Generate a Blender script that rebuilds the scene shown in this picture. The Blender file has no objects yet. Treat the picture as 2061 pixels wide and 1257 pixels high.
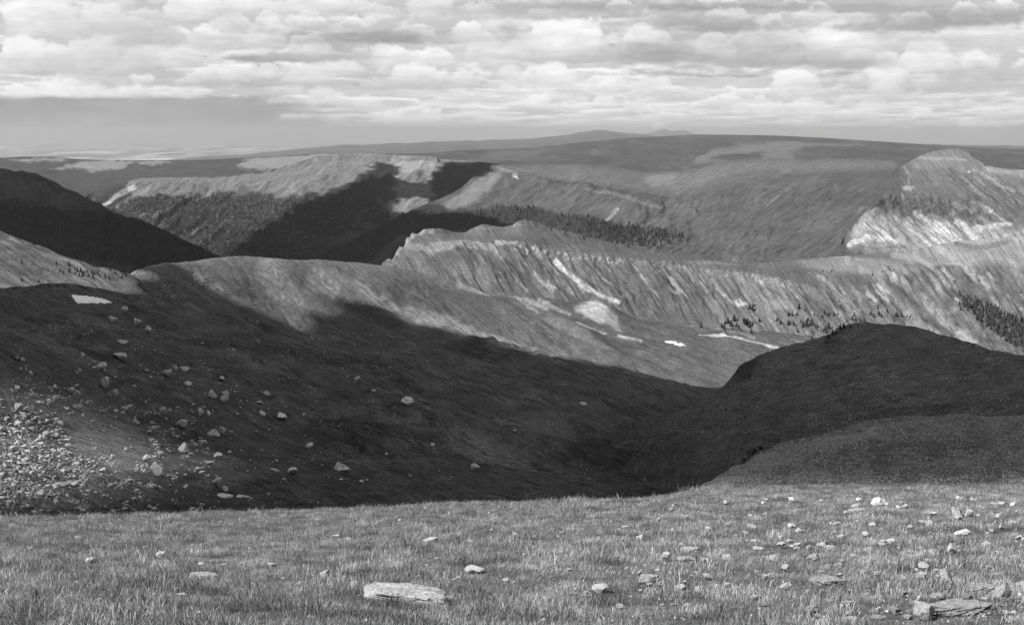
import bpy, math, random
import numpy as np
from mathutils import Vector
from mathutils.bvhtree import BVHTree
from mathutils.kdtree import KDTree

random.seed(7)
RNG = np.random.default_rng(7)
SC = bpy.context.scene
COL = SC.collection

# ------------------------------------------------------------------ camera, light, exposure
W, H, F = 2061.0, 1257.0, 2000.0          # photograph size and focal length in its pixels
CX, CY, VH = 1030.5, 628.5, 265.0         # centre column, centre row, row of the true horizon
PITCH = math.atan((CY - VH) / F)
EXPO = 1.5
GAIN = 2 ** EXPO
SUN_EL, SUN_AZ = math.radians(47), math.radians(-104)   # azimuth from +Y (view direction), clockwise
SUN = np.array([math.cos(SUN_EL) * math.sin(SUN_AZ), math.cos(SUN_EL) * math.cos(SUN_AZ), math.sin(SUN_EL)])

cam = bpy.data.objects.new('camera', bpy.data.cameras.new('camera'))
COL.objects.link(cam)
cam.data.sensor_width = 36.0
cam.data.lens = F / W * 36.0
cam.data.clip_start = 0.1
cam.data.clip_end = 400000
cam.rotation_euler = (math.pi / 2 - PITCH, 0, 0)
SC.camera = cam
SC.view_settings.view_transform = 'Standard'
SC.view_settings.look = 'None'
SC.view_settings.exposure = EXPO
SC.view_settings.gamma = 1
SC.view_settings.use_curve_mapping = False
SC.cycles.use_denoising = True
SC.cycles.volume_bounces = 0
SC.cycles.max_bounces = 4
SC.cycles.diffuse_bounces = 2
SC.cycles.transparent_max_bounces = 8
SC.cycles.use_adaptive_sampling = False

sun = bpy.data.objects.new('sun', bpy.data.lights.new('sun', 'SUN'))
COL.objects.link(sun)
sun.data.energy = 5.0
sun.data.angle = math.radians(0.55)
sun.data.color = (1.0, 0.998, 0.995)
sun.rotation_euler = Vector(-SUN).to_track_quat('-Z', 'Y').to_euler()


class NT:
    """tiny helper for node trees"""
    def __init__(s, tree):
        s.t = tree; tree.nodes.clear()
    def n(s, typ, **kw):
        nd = s.t.nodes.new(typ)
        for k, v in kw.items():
            if k.startswith('i_'):
                key = k[2:]
                key = int(key) if key.isdigit() else key.replace('_', ' ')
                nd.inputs[key].default_value = v
            else:
                setattr(nd, k, v)
        return nd
    def l(s, a, b):
        s.t.links.new(a, b)
    def math(s, op, a, b=None, clamp=False):
        nd = s.t.nodes.new('ShaderNodeMath'); nd.operation = op; nd.use_clamp = clamp
        for i, x in enumerate((a, b)):
            if x is None: continue
            if isinstance(x, (int, float)): nd.inputs[i].default_value = x
            else: s.l(x, nd.inputs[i])
        return nd.outputs[0]
    def ramp(s, src, a, b, lo=0.0, hi=1.0, smooth=True):
        nd = s.t.nodes.new('ShaderNodeMapRange')
        nd.interpolation_type = 'SMOOTHSTEP' if smooth else 'LINEAR'
        nd.inputs[1].default_value = a; nd.inputs[2].default_value = b
        nd.inputs[3].default_value = lo; nd.inputs[4].default_value = hi
        s.l(src, nd.inputs[0]); return nd.outputs[0]


world = bpy.data.worlds.new('World')
SC.world = world
world.use_nodes = True
g = NT(world.node_tree)
sky = g.n('ShaderNodeTexSky', sky_type='NISHITA', sun_disc=False, sun_elevation=SUN_EL,
          sun_rotation=SUN_AZ % (2 * math.pi), altitude=3500.0, air_density=1.0, dust_density=1.0)
bw = g.n('ShaderNodeRGBToBW'); g.l(sky.outputs[0], bw.inputs[0])
tc = g.n('ShaderNodeTexCoord')
sep = g.n('ShaderNodeSeparateXYZ'); g.l(tc.outputs['Generated'], sep.inputs[0])
zz = g.math('MAXIMUM', sep.outputs[2], 0.0)
den = g.math('ADD', zz, 0.10)
px = g.math('DIVIDE', sep.outputs[0], den); py = g.math('DIVIDE', sep.outputs[1], den)
cmb = g.n('ShaderNodeCombineXYZ'); g.l(px, cmb.inputs[0]); g.l(py, cmb.inputs[1])
nz = g.n('ShaderNodeTexNoise', i_Scale=1.15, i_Detail=7.0, i_Roughness=0.55); g.l(cmb.outputs[0], nz.inputs['Vector'])
mask = g.ramp(nz.outputs[0], 0.44, 0.56)
core = g.ramp(nz.outputs[0], 0.52, 0.68, 3.1, 1.7)
mix = g.n('ShaderNodeMix', data_type='FLOAT')
g.l(mask, mix.inputs[0])
skyv = g.math('MULTIPLY', bw.outputs[0], 0.55)
skyv = g.math('MINIMUM', g.math('ADD', skyv, 0.25), 2.6)
g.l(skyv, mix.inputs[2]); g.l(core, mix.inputs[3])
below = g.ramp(sep.outputs[2], -0.01, 0.004)
mix2 = g.n('ShaderNodeMix', data_type='FLOAT'); g.l(below, mix2.inputs[0])
mix2.inputs[2].default_value = 0.7; g.l(mix.outputs[0], mix2.inputs[3])
bg = g.n('ShaderNodeBackground', i_Strength=0.11); g.l(mix2.outputs[0], bg.inputs[0])
ow = g.n('ShaderNodeOutputWorld'); g.l(bg.outputs[0], ow.inputs[0])

# ------------------------------------------------------------------ numeric helpers
def _hash(ix, iy, seed):
    h = (ix.astype(np.int64) * 374761393 + iy.astype(np.int64) * 668265263 + seed * 974634777) & 0xffffffff
    h = ((h ^ (h >> 13)) * 1274126177) & 0xffffffff
    h = (h ^ (h >> 16)) & 0xffff
    return h / 65535.0

def vnoise(x, y, seed=0):
    x = np.asarray(x, float); y = np.asarray(y, float)
    ix = np.floor(x); iy = np.floor(y); fx = x - ix; fy = y - iy
    ax = _hash(ix, iy, seed) * 6.2831853; bx = _hash(ix + 1, iy, seed) * 6.2831853
    cx = _hash(ix, iy + 1, seed) * 6.2831853; dx = _hash(ix + 1, iy + 1, seed) * 6.2831853
    sx = fx * fx * fx * (fx * (fx * 6 - 15) + 10); sy = fy * fy * fy * (fy * (fy * 6 - 15) + 10)
    a = np.cos(ax) * fx + np.sin(ax) * fy
    b = np.cos(bx) * (fx - 1) + np.sin(bx) * fy
    c = np.cos(cx) * fx + np.sin(cx) * (fy - 1)
    d = np.cos(dx) * (fx - 1) + np.sin(dx) * (fy - 1)
    return ((a + (b - a) * sx) * (1 - sy) + (c + (d - c) * sx) * sy) * 1.5      # about -1..1

def fbm(x, y, oct=5, seed=0, rough=0.5):
    r = 0; a = 1.0; s = 0; f = 1.0
    for k in range(oct):
        r = r + a * vnoise(x * f + 17.3 * k, y * f - 9.1 * k, seed + k * 13); s += a; a *= rough; f *= 2.03
    return r / s * 1.35

def ridged(x, y, oct=4, seed=0, rough=0.5):
    r = 0; a = 1.0; s = 0; f = 1.0
    for k in range(oct):
        r = r + a * (1 - np.abs(vnoise(x * f + 5.3 * k, y * f, seed + k * 7)) * 1.6); s += a; a *= rough; f *= 2.1
    return r / s          # about 0..1

def sst(x, a, b):
    t = np.clip((x - a) / (b - a), 0, 1); return t * t * (3 - 2 * t)

def pchip(xk, yk, x):
    """monotone cubic; yk may be (k, n) with x of length m -> (m, n)"""
    xk = np.asarray(xk, float); yk = np.asarray(yk, float); one = yk.ndim == 1
    if one: yk = yk[:, None]
    h = np.diff(xk)[:, None]; d = np.diff(yk, axis=0) / h
    m = np.zeros_like(yk)
    if len(xk) > 2:
        w1 = 2 * h[1:] + h[:-1]; w2 = h[1:] + 2 * h[:-1]
        ok = d[:-1] * d[1:] > 0
        with np.errstate(all='ignore'):
            mm = (w1 + w2) / (w1 / d[:-1] + w2 / d[1:])
        m[1:-1] = np.where(ok, mm, 0)
    m[0] = d[0]; m[-1] = d[-1]
    x = np.clip(np.asarray(x, float), xk[0], xk[-1])
    i = np.clip(np.searchsorted(xk, x, side='right') - 1, 0, len(xk) - 2)
    hh = h[i]; t = ((x - xk[i])[:, None]) / hh
    r = yk[i] * (2 * t**3 - 3 * t**2 + 1) + m[i] * hh * (t**3 - 2 * t**2 + t) + yk[i + 1] * (-2 * t**3 + 3 * t**2) + m[i + 1] * hh * (t**3 - t**2)
    return r[:, 0] if one else r

def ray(u, v):
    """direction of a sight line from the viewpoint at the origin -> azimuth, tan(elevation)"""
    u = np.asarray(u, float); v = np.asarray(v, float)
    x = (u - CX) / F; y = (CY - v) / F
    c, s = math.cos(PITCH), math.sin(PITCH)
    fy = c + y * s; fz = -s + y * c
    return np.arctan2(x, fy), fz / np.hypot(x, fy)

def point(u, v, r):
    az, te = ray(u, v)
    return np.stack([r * np.sin(az), r * np.cos(az), r * te], -1)

def project(P):
    x, y, z = P[..., 0], P[..., 1], P[..., 2]
    c, s = math.cos(PITCH), math.sin(PITCH)
    d = y * c - z * s; up = y * s + z * c
    d = np.maximum(d, 1e-3)
    return CX + F * x / d, CY - F * up / d

def seg_dist(U, V, pts):
    """distance to a polyline and 0..1 position along it"""
    best = np.full(U.shape, 1e9); pos = np.zeros(U.shape); n = len(pts) - 1
    for i in range(n):
        ax, ay = pts[i][:2]; bx, by = pts[i + 1][:2]
        dx, dy = bx - ax, by - ay
        t = np.clip(((U - ax) * dx + (V - ay) * dy) / (dx * dx + dy * dy + 1e-9), 0, 1)
        d = np.hypot(U - ax - t * dx, V - ay - t * dy)
        k = d < best
        best = np.where(k, d, best); pos = np.where(k, (i + t) / n, pos)
    return best, pos

def inside(U, V, pts):
    r = np.zeros(U.shape, bool); n = len(pts)
    for i in range(n):
        ax, ay = pts[i]; bx, by = pts[(i + 1) % n]
        if ay == by: continue
        c = ((ay > V) != (by > V)) & (U < (bx - ax) * (V - ay) / (by - ay) + ax)
        r ^= c
    return r

def polymask(U, V, pts, soft):
    d, _ = seg_dist(U, V, list(pts) + [pts[0]])
    s = np.where(inside(U, V, pts), d, -d)
    return sst(s, -soft, soft)

def paint(U, V, A, feats, warp=3.0, wscale=18.0, seed=50):
    """lay patches of bare stone, scree, turf, forest floor, sun and shade on the albedo A"""
    wu = U + warp * fbm(U / wscale, V / wscale * 1.5, 4, seed) * 2
    wv = V + warp * fbm(U / wscale, V / wscale * 1.5, 4, seed + 5)
    A = np.array(A, float)
    for f in feats:
        k = f[0]
        if k == 'blob':
            q = 1.35 * max(f[3], f[4]); bx = (f[1] - q, f[1] + q, f[2] - q, f[2] + q)
        else:
            q = 3 * warp + (max(f[2], f[3]) if k == 'line' else f[2]) + 4
            xs = [p[0] for p in f[1]]; ys = [p[1] for p in f[1]]; bx = (min(xs) - q, max(xs) + q, min(ys) - q, max(ys) + q)
        S = (wu > bx[0]) & (wu < bx[1]) & (wv > bx[2]) & (wv < bx[3])
        if not S.any(): continue
        u_, v_, a_, b_ = wu[S], wv[S], U[S], V[S]
        if k == 'poly':
            _, pts, soft, alb, st = f
            m = polymask(u_, v_, pts, soft)
        elif k == 'line':
            _, pts, w0, w1, alb, st = f
            d, t = seg_dist(u_ * 0.35 + a_ * 0.65, v_ * 0.35 + b_ * 0.65, pts)
            w = w0 + (w1 - w0) * t
            m = 1 - sst(d, w * 0.45, w * 1.0)
            m = m * (0.65 + 0.5 * fbm(a_ / 6, b_ / 6, 3, seed + 3))
        else:
            _, cx, cy, rx, ry, ang, alb, st = f
            ca, sa = math.cos(math.radians(ang)), math.sin(math.radians(ang))
            du, dv = u_ - cx, v_ - cy
            e = np.hypot((du * ca + dv * sa) / rx, (-du * sa + dv * ca) / ry)
            m = 1 - sst(e, 0.6, 1.25)
        m = np.clip(m * st, 0, 1)
        A[S] = A[S] * (1 - m) + alb * m
    return A

def chutes(U, V, n, box, dirn, seed, lo, hi, wmax=4.5):
    """random gullies and scree tongues of uneven length and width, as features for paint()"""
    r = np.random.default_rng(seed); out = []
    for _ in range(n):
        u = r.uniform(box[0], box[2]); v = r.uniform(box[1], box[3]); L = r.uniform(14, 70) * r.uniform(0.4, 1)
        k = r.uniform(0.75, 1.3); a = dirn[0] * r.uniform(0.8, 1.2); b = dirn[1] * k; q = math.hypot(a, b); a /= q; b /= q
        c = r.uniform(-0.12, 0.12) * L
        pts = [(u, v), (u + a * L * 0.5 + c * b * 0.5, v + b * L * 0.5 - c * a * 0.5), (u + a * L, v + b * L)]
        w = r.uniform(1.6, wmax)
        out.append(('line', pts, w, w * r.uniform(0.5, 1.8), r.uniform(lo, hi) if r.random() < 0.62 else 0.032, r.uniform(0.35, 0.85)))
    return out

def streak(U, V, dx, dy, wid, ln, seed=0, oct=3):
    """noise drawn out along the fall line whose picture direction is (dx, dy)"""
    L = math.hypot(dx, dy); dx /= L; dy /= L
    al = U * dx + V * dy; ac = -U * dy + V * dx
    ac = ac + 4.5 * fbm(U / 110, V / 90, 2, seed + 90) + 0.25 * wid * fbm(U / 25, V / 40, 2, seed + 91)
    return fbm(ac / wid, al / ln, oct, seed)

# ------------------------------------------------------------------ materials
def terrain_mat(name, scale, con=0.35, bump=0.6, bdist=1.0, spec=0.0, fine=6.0, sk=0.35, spk=0.3):
    m = bpy.data.materials.new(name); m.use_nodes = True
    g = NT(m.node_tree)
    at = g.n('ShaderNodeAttribute', attribute_name='alb')
    tc = g.n('ShaderNodeTexCoord')
    n1 = g.n('ShaderNodeTexNoise', i_Scale=1.0 / scale, i_Detail=8.0, i_Roughness=0.65); g.l(tc.outputs['Object'], n1.inputs['Vector'])
    n2 = g.n('ShaderNodeTexNoise', i_Scale=fine / scale, i_Detail=5.0, i_Roughness=0.7); g.l(tc.outputs['Object'], n2.inputs['Vector'])
    a = g.ramp(n1.outputs[0], 0.3, 0.7, 1 - con, 1 + con, False)
    b = g.ramp(n2.outputs[0], 0.3, 0.7, 1 - con, 1 + con, False)
    n3 = g.n('ShaderNodeTexNoise', i_Scale=fine * 0.4 / scale, i_Detail=3.0, i_Roughness=0.6); g.l(tc.outputs['Object'], n3.inputs['Vector'])
    c = g.ramp(n3.outputs[0], 0.56, 0.66, 1.0, 1 - con * 0.9)
    d = g.ramp(n3.outputs[0], 0.30, 0.42, 1 + con * 0.9, 1.0)
    v = g.math('MULTIPLY', g.math('MULTIPLY', at.outputs['Fac'], a), b)
    v = g.math('MULTIPLY', g.math('MULTIPLY', v, c), d)
    # grain drawn out down the fall line (attributes: across, along) and broken stones
    ax = g.n('ShaderNodeAttribute', attribute_name='across'); al = g.n('ShaderNodeAttribute', attribute_name='along')
    cv = g.n('ShaderNodeCombineXYZ'); g.l(ax.outputs['Fac'], cv.inputs[0]); g.l(al.outputs['Fac'], cv.inputs[1])
    s1 = g.n('ShaderNodeTexNoise', i_Scale=0.28, i_Detail=6.0, i_Roughness=0.72, i_Distortion=0.3); g.l(cv.outputs[0], s1.inputs['Vector'])
    s2 = g.n('ShaderNodeTexNoise', i_Scale=0.05, i_Detail=3.0); g.l(cv.outputs[0], s2.inputs['Vector'])
    amt = g.ramp(s2.outputs[0], 0.35, 0.62, 0.35, 1.3)
    st = g.math('ADD', 1.0, g.math('MULTIPLY', g.math('MULTIPLY', g.math('SUBTRACT', s1.outputs[0], 0.5), amt), sk * 7.0))
    ux = g.n('ShaderNodeAttribute', attribute_name='pu'); vx = g.n('ShaderNodeAttribute', attribute_name='pv')
    pv = g.n('ShaderNodeCombineXYZ'); g.l(ux.outputs['Fac'], pv.inputs[0]); g.l(vx.outputs['Fac'], pv.inputs[1])
    s3 = g.n('ShaderNodeTexNoise', i_Scale=0.30, i_Detail=5.0, i_Roughness=0.75); g.l(pv.outputs[0], s3.inputs['Vector'])
    sp = g.math('ADD', 1.0, g.math('MULTIPLY', g.math('SUBTRACT', s3.outputs[0], 0.5), spk * 8.0))
    v = g.math('MULTIPLY', v, g.math('MAXIMUM', g.math('MULTIPLY', st, sp), 0.25))
    cb = g.n('ShaderNodeCombineColor'); [g.l(v, cb.inputs[i]) for i in range(3)]
    h = g.math('ADD', g.math('ADD', n1.outputs[0], g.math('MULTIPLY', n2.outputs[0], 0.4)), g.math('MULTIPLY', s3.outputs[0], 0.5))
    bm = g.n('ShaderNodeBump', i_Strength=bump, i_Distance=bdist); g.l(h, bm.inputs['Height'])
    p = g.n('ShaderNodeBsdfPrincipled', i_Roughness=0.95, i_Specular_IOR_Level=spec)
    g.l(cb.outputs[0], p.inputs['Base Color']); g.l(bm.outputs[0], p.inputs['Normal'])
    o = g.n('ShaderNodeOutputMaterial'); g.l(p.outputs[0], o.inputs[0])
    return m

def stone_mat(name, val, var=0.35, scale=3.0):
    m = bpy.data.materials.new(name); m.use_nodes = True
    g = NT(m.node_tree)
    tc = g.n('ShaderNodeTexCoord'); oi = g.n('ShaderNodeObjectInfo')
    ad = g.n('ShaderNodeVectorMath', operation='ADD'); g.l(tc.outputs['Object'], ad.inputs[0]); g.l(oi.outputs['Location'], ad.inputs[1])
    n1 = g.n('ShaderNodeTexNoise', i_Scale=scale, i_Detail=8.0, i_Roughness=0.7); g.l(ad.outputs[0], n1.inputs['Vector'])
    n2 = g.n('ShaderNodeTexVoronoi', i_Scale=scale * 2.2); g.l(ad.outputs[0], n2.inputs['Vector'])
    a = g.ramp(n1.outputs[0], 0.3, 0.68, 1 - var, 1 + var, False)
    b = g.ramp(n2.outputs[0], 0.0, 0.5, 0.8, 1.08)
    r = g.ramp(oi.outputs['Random'], 0, 1, 0.72, 1.18, False)
    n3 = g.n('ShaderNodeTexNoise', i_Scale=scale * 6, i_Detail=4.0, i_Roughness=0.65); g.l(ad.outputs[0], n3.inputs['Vector'])
    c = g.ramp(n3.outputs[0], 0.52, 0.62, 1.0, 0.55)
    v = g.math('MULTIPLY', g.math('MULTIPLY', g.math('MULTIPLY', g.math('MULTIPLY', a, b), r), c), val)
    cb = g.n('ShaderNodeCombineColor'); [g.l(v, cb.inputs[i]) for i in range(3)]
    bm = g.n('ShaderNodeBump', i_Strength=1.0, i_Distance=0.3 / scale); g.l(g.math('ADD', n1.outputs[0], g.math('MULTIPLY', n3.outputs[0], 0.3)), bm.inputs['Height'])
    p = g.n('ShaderNodeBsdfPrincipled', i_Roughness=0.9, i_Specular_IOR_Level=0.15)
    g.l(cb.outputs[0], p.inputs['Base Color']); g.l(bm.outputs[0], p.inputs['Normal'])
    o = g.n('ShaderNodeOutputMaterial'); g.l(p.outputs[0], o.inputs[0])
    return m

def plain_mat(name, val, rough=0.9):
    m = bpy.data.materials.new(name); m.use_nodes = True
    p = m.node_tree.nodes['Principled BSDF']
    p.inputs['Base Color'].default_value = (val, val, val, 1); p.inputs['Roughness'].default_value = rough
    p.inputs['Specular IOR Level'].default_value = 0.1
    return m

def mesh_np(name, co, faces, mat=None, smooth=True, attrs=None, mat_index=None):
    me = bpy.data.meshes.new(name)
    n = len(faces); k = faces.shape[1]
    me.vertices.add(len(co)); me.vertices.foreach_set('co', np.ascontiguousarray(co, np.float32).ravel())
    me.loops.add(n * k); me.loops.foreach_set('vertex_index', np.ascontiguousarray(faces, np.int32).ravel())
    me.polygons.add(n); me.polygons.foreach_set('loop_start', np.arange(0, n * k, k, dtype=np.int32))
    me.polygons.foreach_set('use_smooth', np.full(n, smooth))
    for a, val in (attrs or {}).items():
        at = me.attributes.new(a, 'FLOAT', 'POINT'); at.data.foreach_set('value', np.ascontiguousarray(val, np.float32).ravel())
    for mt in (mat if isinstance(mat, (list, tuple)) else [mat]):
        if mt: me.materials.append(mt)
    if mat_index is not None: me.polygons.foreach_set('material_index', mat_index.astype(np.int32))
    me.update(calc_edges=True)
    return me

def add(name, me, **props):
    o = bpy.data.objects.new(name, me); COL.objects.link(o)
    for k, v in props.items(): o[k] = v
    return o

def grid_faces(nr, nc):
    i = np.arange(nr - 1)[:, None] * nc + np.arange(nc - 1)[None, :]
    i = i.ravel()
    return np.stack([i, i + 1, i + nc + 1, i + nc], -1)

LAYERS = {}
def loft(name, curves, rows, u0, u1, nu, disp=None, alb=None, mat=None, key=None, fall=(1, 0.3, 10)):
    """a hill as a sheet through ridge lines, ledges and foot lines given front to back.
    curves: lists of (u, v, distance)."""
    pu = np.linspace(u0, u1, nu)
    az = ray(pu, np.full(nu, 560.0))[0]
    Zs, Rs = [], []
    for c in curves:
        c = np.array(c, float)
        a, te = ray(c[:, 0], c[:, 1])
        o = np.argsort(a)
        t = pchip(a[o], te[o], az); r = pchip(a[o], c[o, 2], az)
        Rs.append(r); Zs.append(t * r)
    Zs = np.array(Zs); Rs = np.array(Rs)
    k = np.arange(len(curves), dtype=float)
    t = np.concatenate([np.linspace(i, i + 1, n, endpoint=False) for i, n in enumerate(rows)] + [[len(rows)]])
    R = pchip(k, Rs, t); Z = pchip(k, Zs, t)
    X = R * np.sin(az); Y = R * np.cos(az)
    P = np.stack([X, Y, Z], -1)
    U, V = project(P)
    T = np.repeat(t[:, None], nu, 1)
    if disp is not None:
        P[..., 2] += disp(U, V, T, R, X, Y)
    A = alb(U, V, T, R, X, Y) if alb is not None else np.full(U.shape, 0.05)
    A = np.clip(A, 0.006, 0.6)
    co = P.reshape(-1, 3); fc = grid_faces(len(t), nu)
    dx, dy, ln = fall; L_ = math.hypot(dx, dy); dx /= L_; dy /= L_
    ac = -U * dy + V * dx + 4 * fbm(U / 110, V / 90, 2, 990); aa = (U * dx + V * dy) / ln
    me = mesh_np(name, co, fc, mat, True, {'alb': A, 'across': ac, 'along': aa, 'pu': U, 'pv': V * 1.5})
    o = add(name, me, kind='structure')
    LAYERS[key or name] = (co, fc, o)
    return o
# ------------------------------------------------------------------ the land, near to far
M = {
    'turf': terrain_mat('meadow_turf', 0.35, 0.35, 0.7, 0.05, sk=0.0, spk=0.1),
    'shoulder': terrain_mat('stony_shoulder', 1.2, 0.35, 1.0, 0.3, sk=0.15, spk=0.5),
    'knoll': terrain_mat('knoll_turf', 5.0, 0.28, 1.0, 1.4, sk=0.3, spk=0.4),
    'basin': terrain_mat('basin_turf', 6.0, 0.25, 1.0, 1.6, sk=0.42, spk=0.32),
    'spur': terrain_mat('spur_turf', 14.0, 0.2, 0.9, 3.0, sk=0.24, spk=0.16),
    'ridge': terrain_mat('escarpment_rock', 16.0, 0.2, 0.9, 3.5, sk=0.33, spk=0.2),
    'far': terrain_mat('plateau_turf', 45.0, 0.16, 0.8, 8.0, sk=0.22, spk=0.14),
    'vfar': terrain_mat('forest_plateau', 160.0, 0.16, 0.6, 15.0, sk=0.12, spk=0.08),
}

# meadow in the foreground
def d_meadow(U, V, T, R, X, Y):
    a = 0.17 * fbm(X / 3.0, Y / 3.0, 4, 3) + 0.035 * fbm(X / 0.6, Y / 0.6, 3, 8)
    return a * sst(R, 2.0, 7.0) * (0.5 + 0.5 * sst(R, 8, 25))
def a_meadow(U, V, T, R, X, Y):
    return 0.06 + 0.025 * fbm(X / 1.5, Y / 1.0, 4, 21)
meadow = loft('meadow', [
    [(-500, 1900, 2.0), (1030, 1900, 2.0), (2600, 1900, 2.0)],
    [(-500, 1290, 5.4), (1030, 1285, 5.4), (2600, 1270, 5.6)],
    [(-500, 1170, 9.6), (600, 1160, 9.6), (1400, 1140, 9.8), (2600, 1120, 10.5)],
    [(-500, 1095, 17.0), (600, 1085, 17.5), (1400, 1060, 18), (2600, 1040, 20)],
    [(-500, 1045, 30), (25, 1043, 30), (300, 1039, 30), (420, 1033, 31), (540, 1035, 31), (800, 1023, 32), (960, 1018, 33), (1200, 1011, 34),
     (1340, 1001, 37), (1400, 988, 42), (1500, 984, 47), (2061, 980, 52), (2600, 975, 52)],
    [(-500, 1100, 42), (800, 1075, 44), (1200, 1062, 46), (1340, 1030, 52), (1420, 1004, 58), (1600, 990, 62), (2061, 978, 66), (2600, 975, 66)],
    [(-500, 1250, 60), (800, 1200, 60), (1340, 1100, 80), (1450, 1060, 90), (2061, 1060, 100), (2600, 1060, 100)],
], [14, 30, 40, 40, 14, 8], -700, 2760, 520, d_meadow, a_meadow, M['turf'])

# stony shoulder rising on the right behind the meadow
def d_shoulder(U, V, T, R, X, Y):
    return 0.8 * fbm(X / 14, Y / 14, 5, 31) + 0.12 * fbm(X / 2, Y / 2, 3, 37)
def a_shoulder(U, V, T, R, X, Y):
    A = 0.125 + 0.035 * fbm(U / 60, V / 25, 4, 41)
    sp = sst(fbm(U / 7, V / 3.5, 3, 44), 0.15, 0.6)
    A = A + sp * 0.10 * (0.4 + 0.6 * sst(V, 860, 940))
    A = 1.6 * paint(U, V, A / 1.6, [('line', [(1380, 1000), (1500, 940), (1640, 900), (1760, 868)], 34, 9, 0.16, 0.75),
                        ('blob', 1800, 905, 230, 28, -3, 0.045, 0.6),
                        ('blob', 1900, 965, 160, 20, -3, 0.045, 0.5)], 8, 30)
    return A
shoulder = loft('rocky_hill', [
    [(1200, 1090, 40), (1600, 1060, 45), (2061, 1050, 48), (2600, 1050, 48)],
    [(1200, 1060, 52), (1340, 1022, 50), (1420, 995, 55), (1600, 985, 60), (2061, 980, 62), (2600, 975, 62)],
    [(1200, 1050, 56), (1340, 1012, 54), (1400, 988, 60), (1480, 955, 70), (1600, 940, 78), (2061, 920, 85), (2600, 915, 85)],
    [(1200, 1050, 60), (1340, 1006, 58), (1400, 985, 64), (1440, 965, 70), (1490, 932, 78), (1560, 898, 90), (1640, 874, 104), (1760, 846, 122),
     (1850, 837, 130), (2061, 838, 135), (2600, 840, 135)],
    [(1200, 1110, 80), (1400, 1040, 90), (1600, 930, 130), (2061, 885, 170), (2600, 880, 170)],
    [(1200, 1200, 110), (1400, 1110, 130), (1600, 1000, 180), (2061, 950, 230), (2600, 950, 230)],
], [6, 30, 60, 14, 6], 1150, 2650, 420, d_shoulder, a_shoulder, M['shoulder'], fall=(1, -0.35, 6))

# dark rounded knoll on the right
def d_knoll(U, V, T, R, X, Y):
    rock = np.exp(-((U - 1500) / 45) ** 2) + 0.6 * np.exp(-((U - 1685) / 30) ** 2)
    return (2.0 + 2.5 * rock) * fbm(X / 55, Y / 55, 5, 51) + 1.0 * fbm(X / 8, Y / 8, 4, 57) * (1 + rock)
def a_knoll(U, V, T, R, X, Y):
    A = 0.092 + 0.028 * fbm(U / 70, V / 22, 5, 61) + 0.008 * streak(U, V, 1.0, -0.12, 5, 70, 66, 3)
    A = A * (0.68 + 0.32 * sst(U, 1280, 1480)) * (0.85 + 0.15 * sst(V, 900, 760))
    sp = sst(fbm(U / 6, V / 3, 3, 64), 0.25, 0.6)
    A = A + sp * 0.03 * sst(V, 700, 820)
    A = 1.7 * paint(U, V, A / 1.7, [('line', [(1700, 880), (1790, 850), (1860, 832)], 10, 18, 0.11, 0.7),
                        ('line', [(1730, 858), (1830, 818), (1900, 800)], 14, 24, 0.08, 0.5),
                        ('blob', 1790, 765, 60, 20, 15, 0.075, 0.5),
                        ('blob', 1500, 742, 30, 20, -45, 0.022, 0.85), ('line', [(1660, 690), (1690, 670), (1715, 660)], 7, 5, 0.022, 0.8),
                        ('line', [(1300, 860), (1400, 820), (1480, 770)], 22, 12, 0.055, 0.4),
                        ('blob', 1820, 830, 120, 12, -8, 0.028, 0.6)], 8, 30)
    return A
knoll = loft('dark_hill', [
    [(1080, 1100, 420), (1400, 1100, 180), (1700, 1010, 190), (2061, 960, 200), (2700, 960, 200)],
    [(1080, 1000, 500), (1240, 950, 480), (1400, 930, 330), (1550, 900, 280), (1700, 862, 265), (1850, 850, 262), (2061, 845, 262), (2700, 850, 262)],
    [(1080, 930, 600), (1240, 890, 590), (1340, 860, 560), (1450, 830, 500), (1600, 790, 430), (1800, 765, 400), (2061, 770, 390), (2700, 780, 390)],
    [(1080, 900, 680), (1200, 868, 690), (1300, 848, 680), (1370, 828, 650), (1425, 800, 610), (1455, 778, 590), (1472, 758, 585), (1492, 735, 580), (1530, 714, 575), (1600, 695, 570),
     (1650, 682, 570), (1682, 672, 570), (1705, 657, 575), (1750, 652, 580), (1830, 659, 585), (1900, 680, 580), (2000, 703, 560), (2061, 714, 550), (2700, 790, 520)],
    [(1080, 930, 760), (1300, 880, 780), (1455, 810, 720), (1600, 730, 690), (1830, 690, 700), (2061, 750, 660), (2700, 830, 620)],
    [(1080, 1050, 900), (1300, 1000, 950), (1455, 940, 950), (1830, 850, 1000), (2061, 880, 1000), (2700, 950, 900)],
], [6, 40, 80, 16, 6], 1060, 2750, 520, d_knoll, a_knoll, M['knoll'], fall=(1, -0.15, 10))

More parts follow.
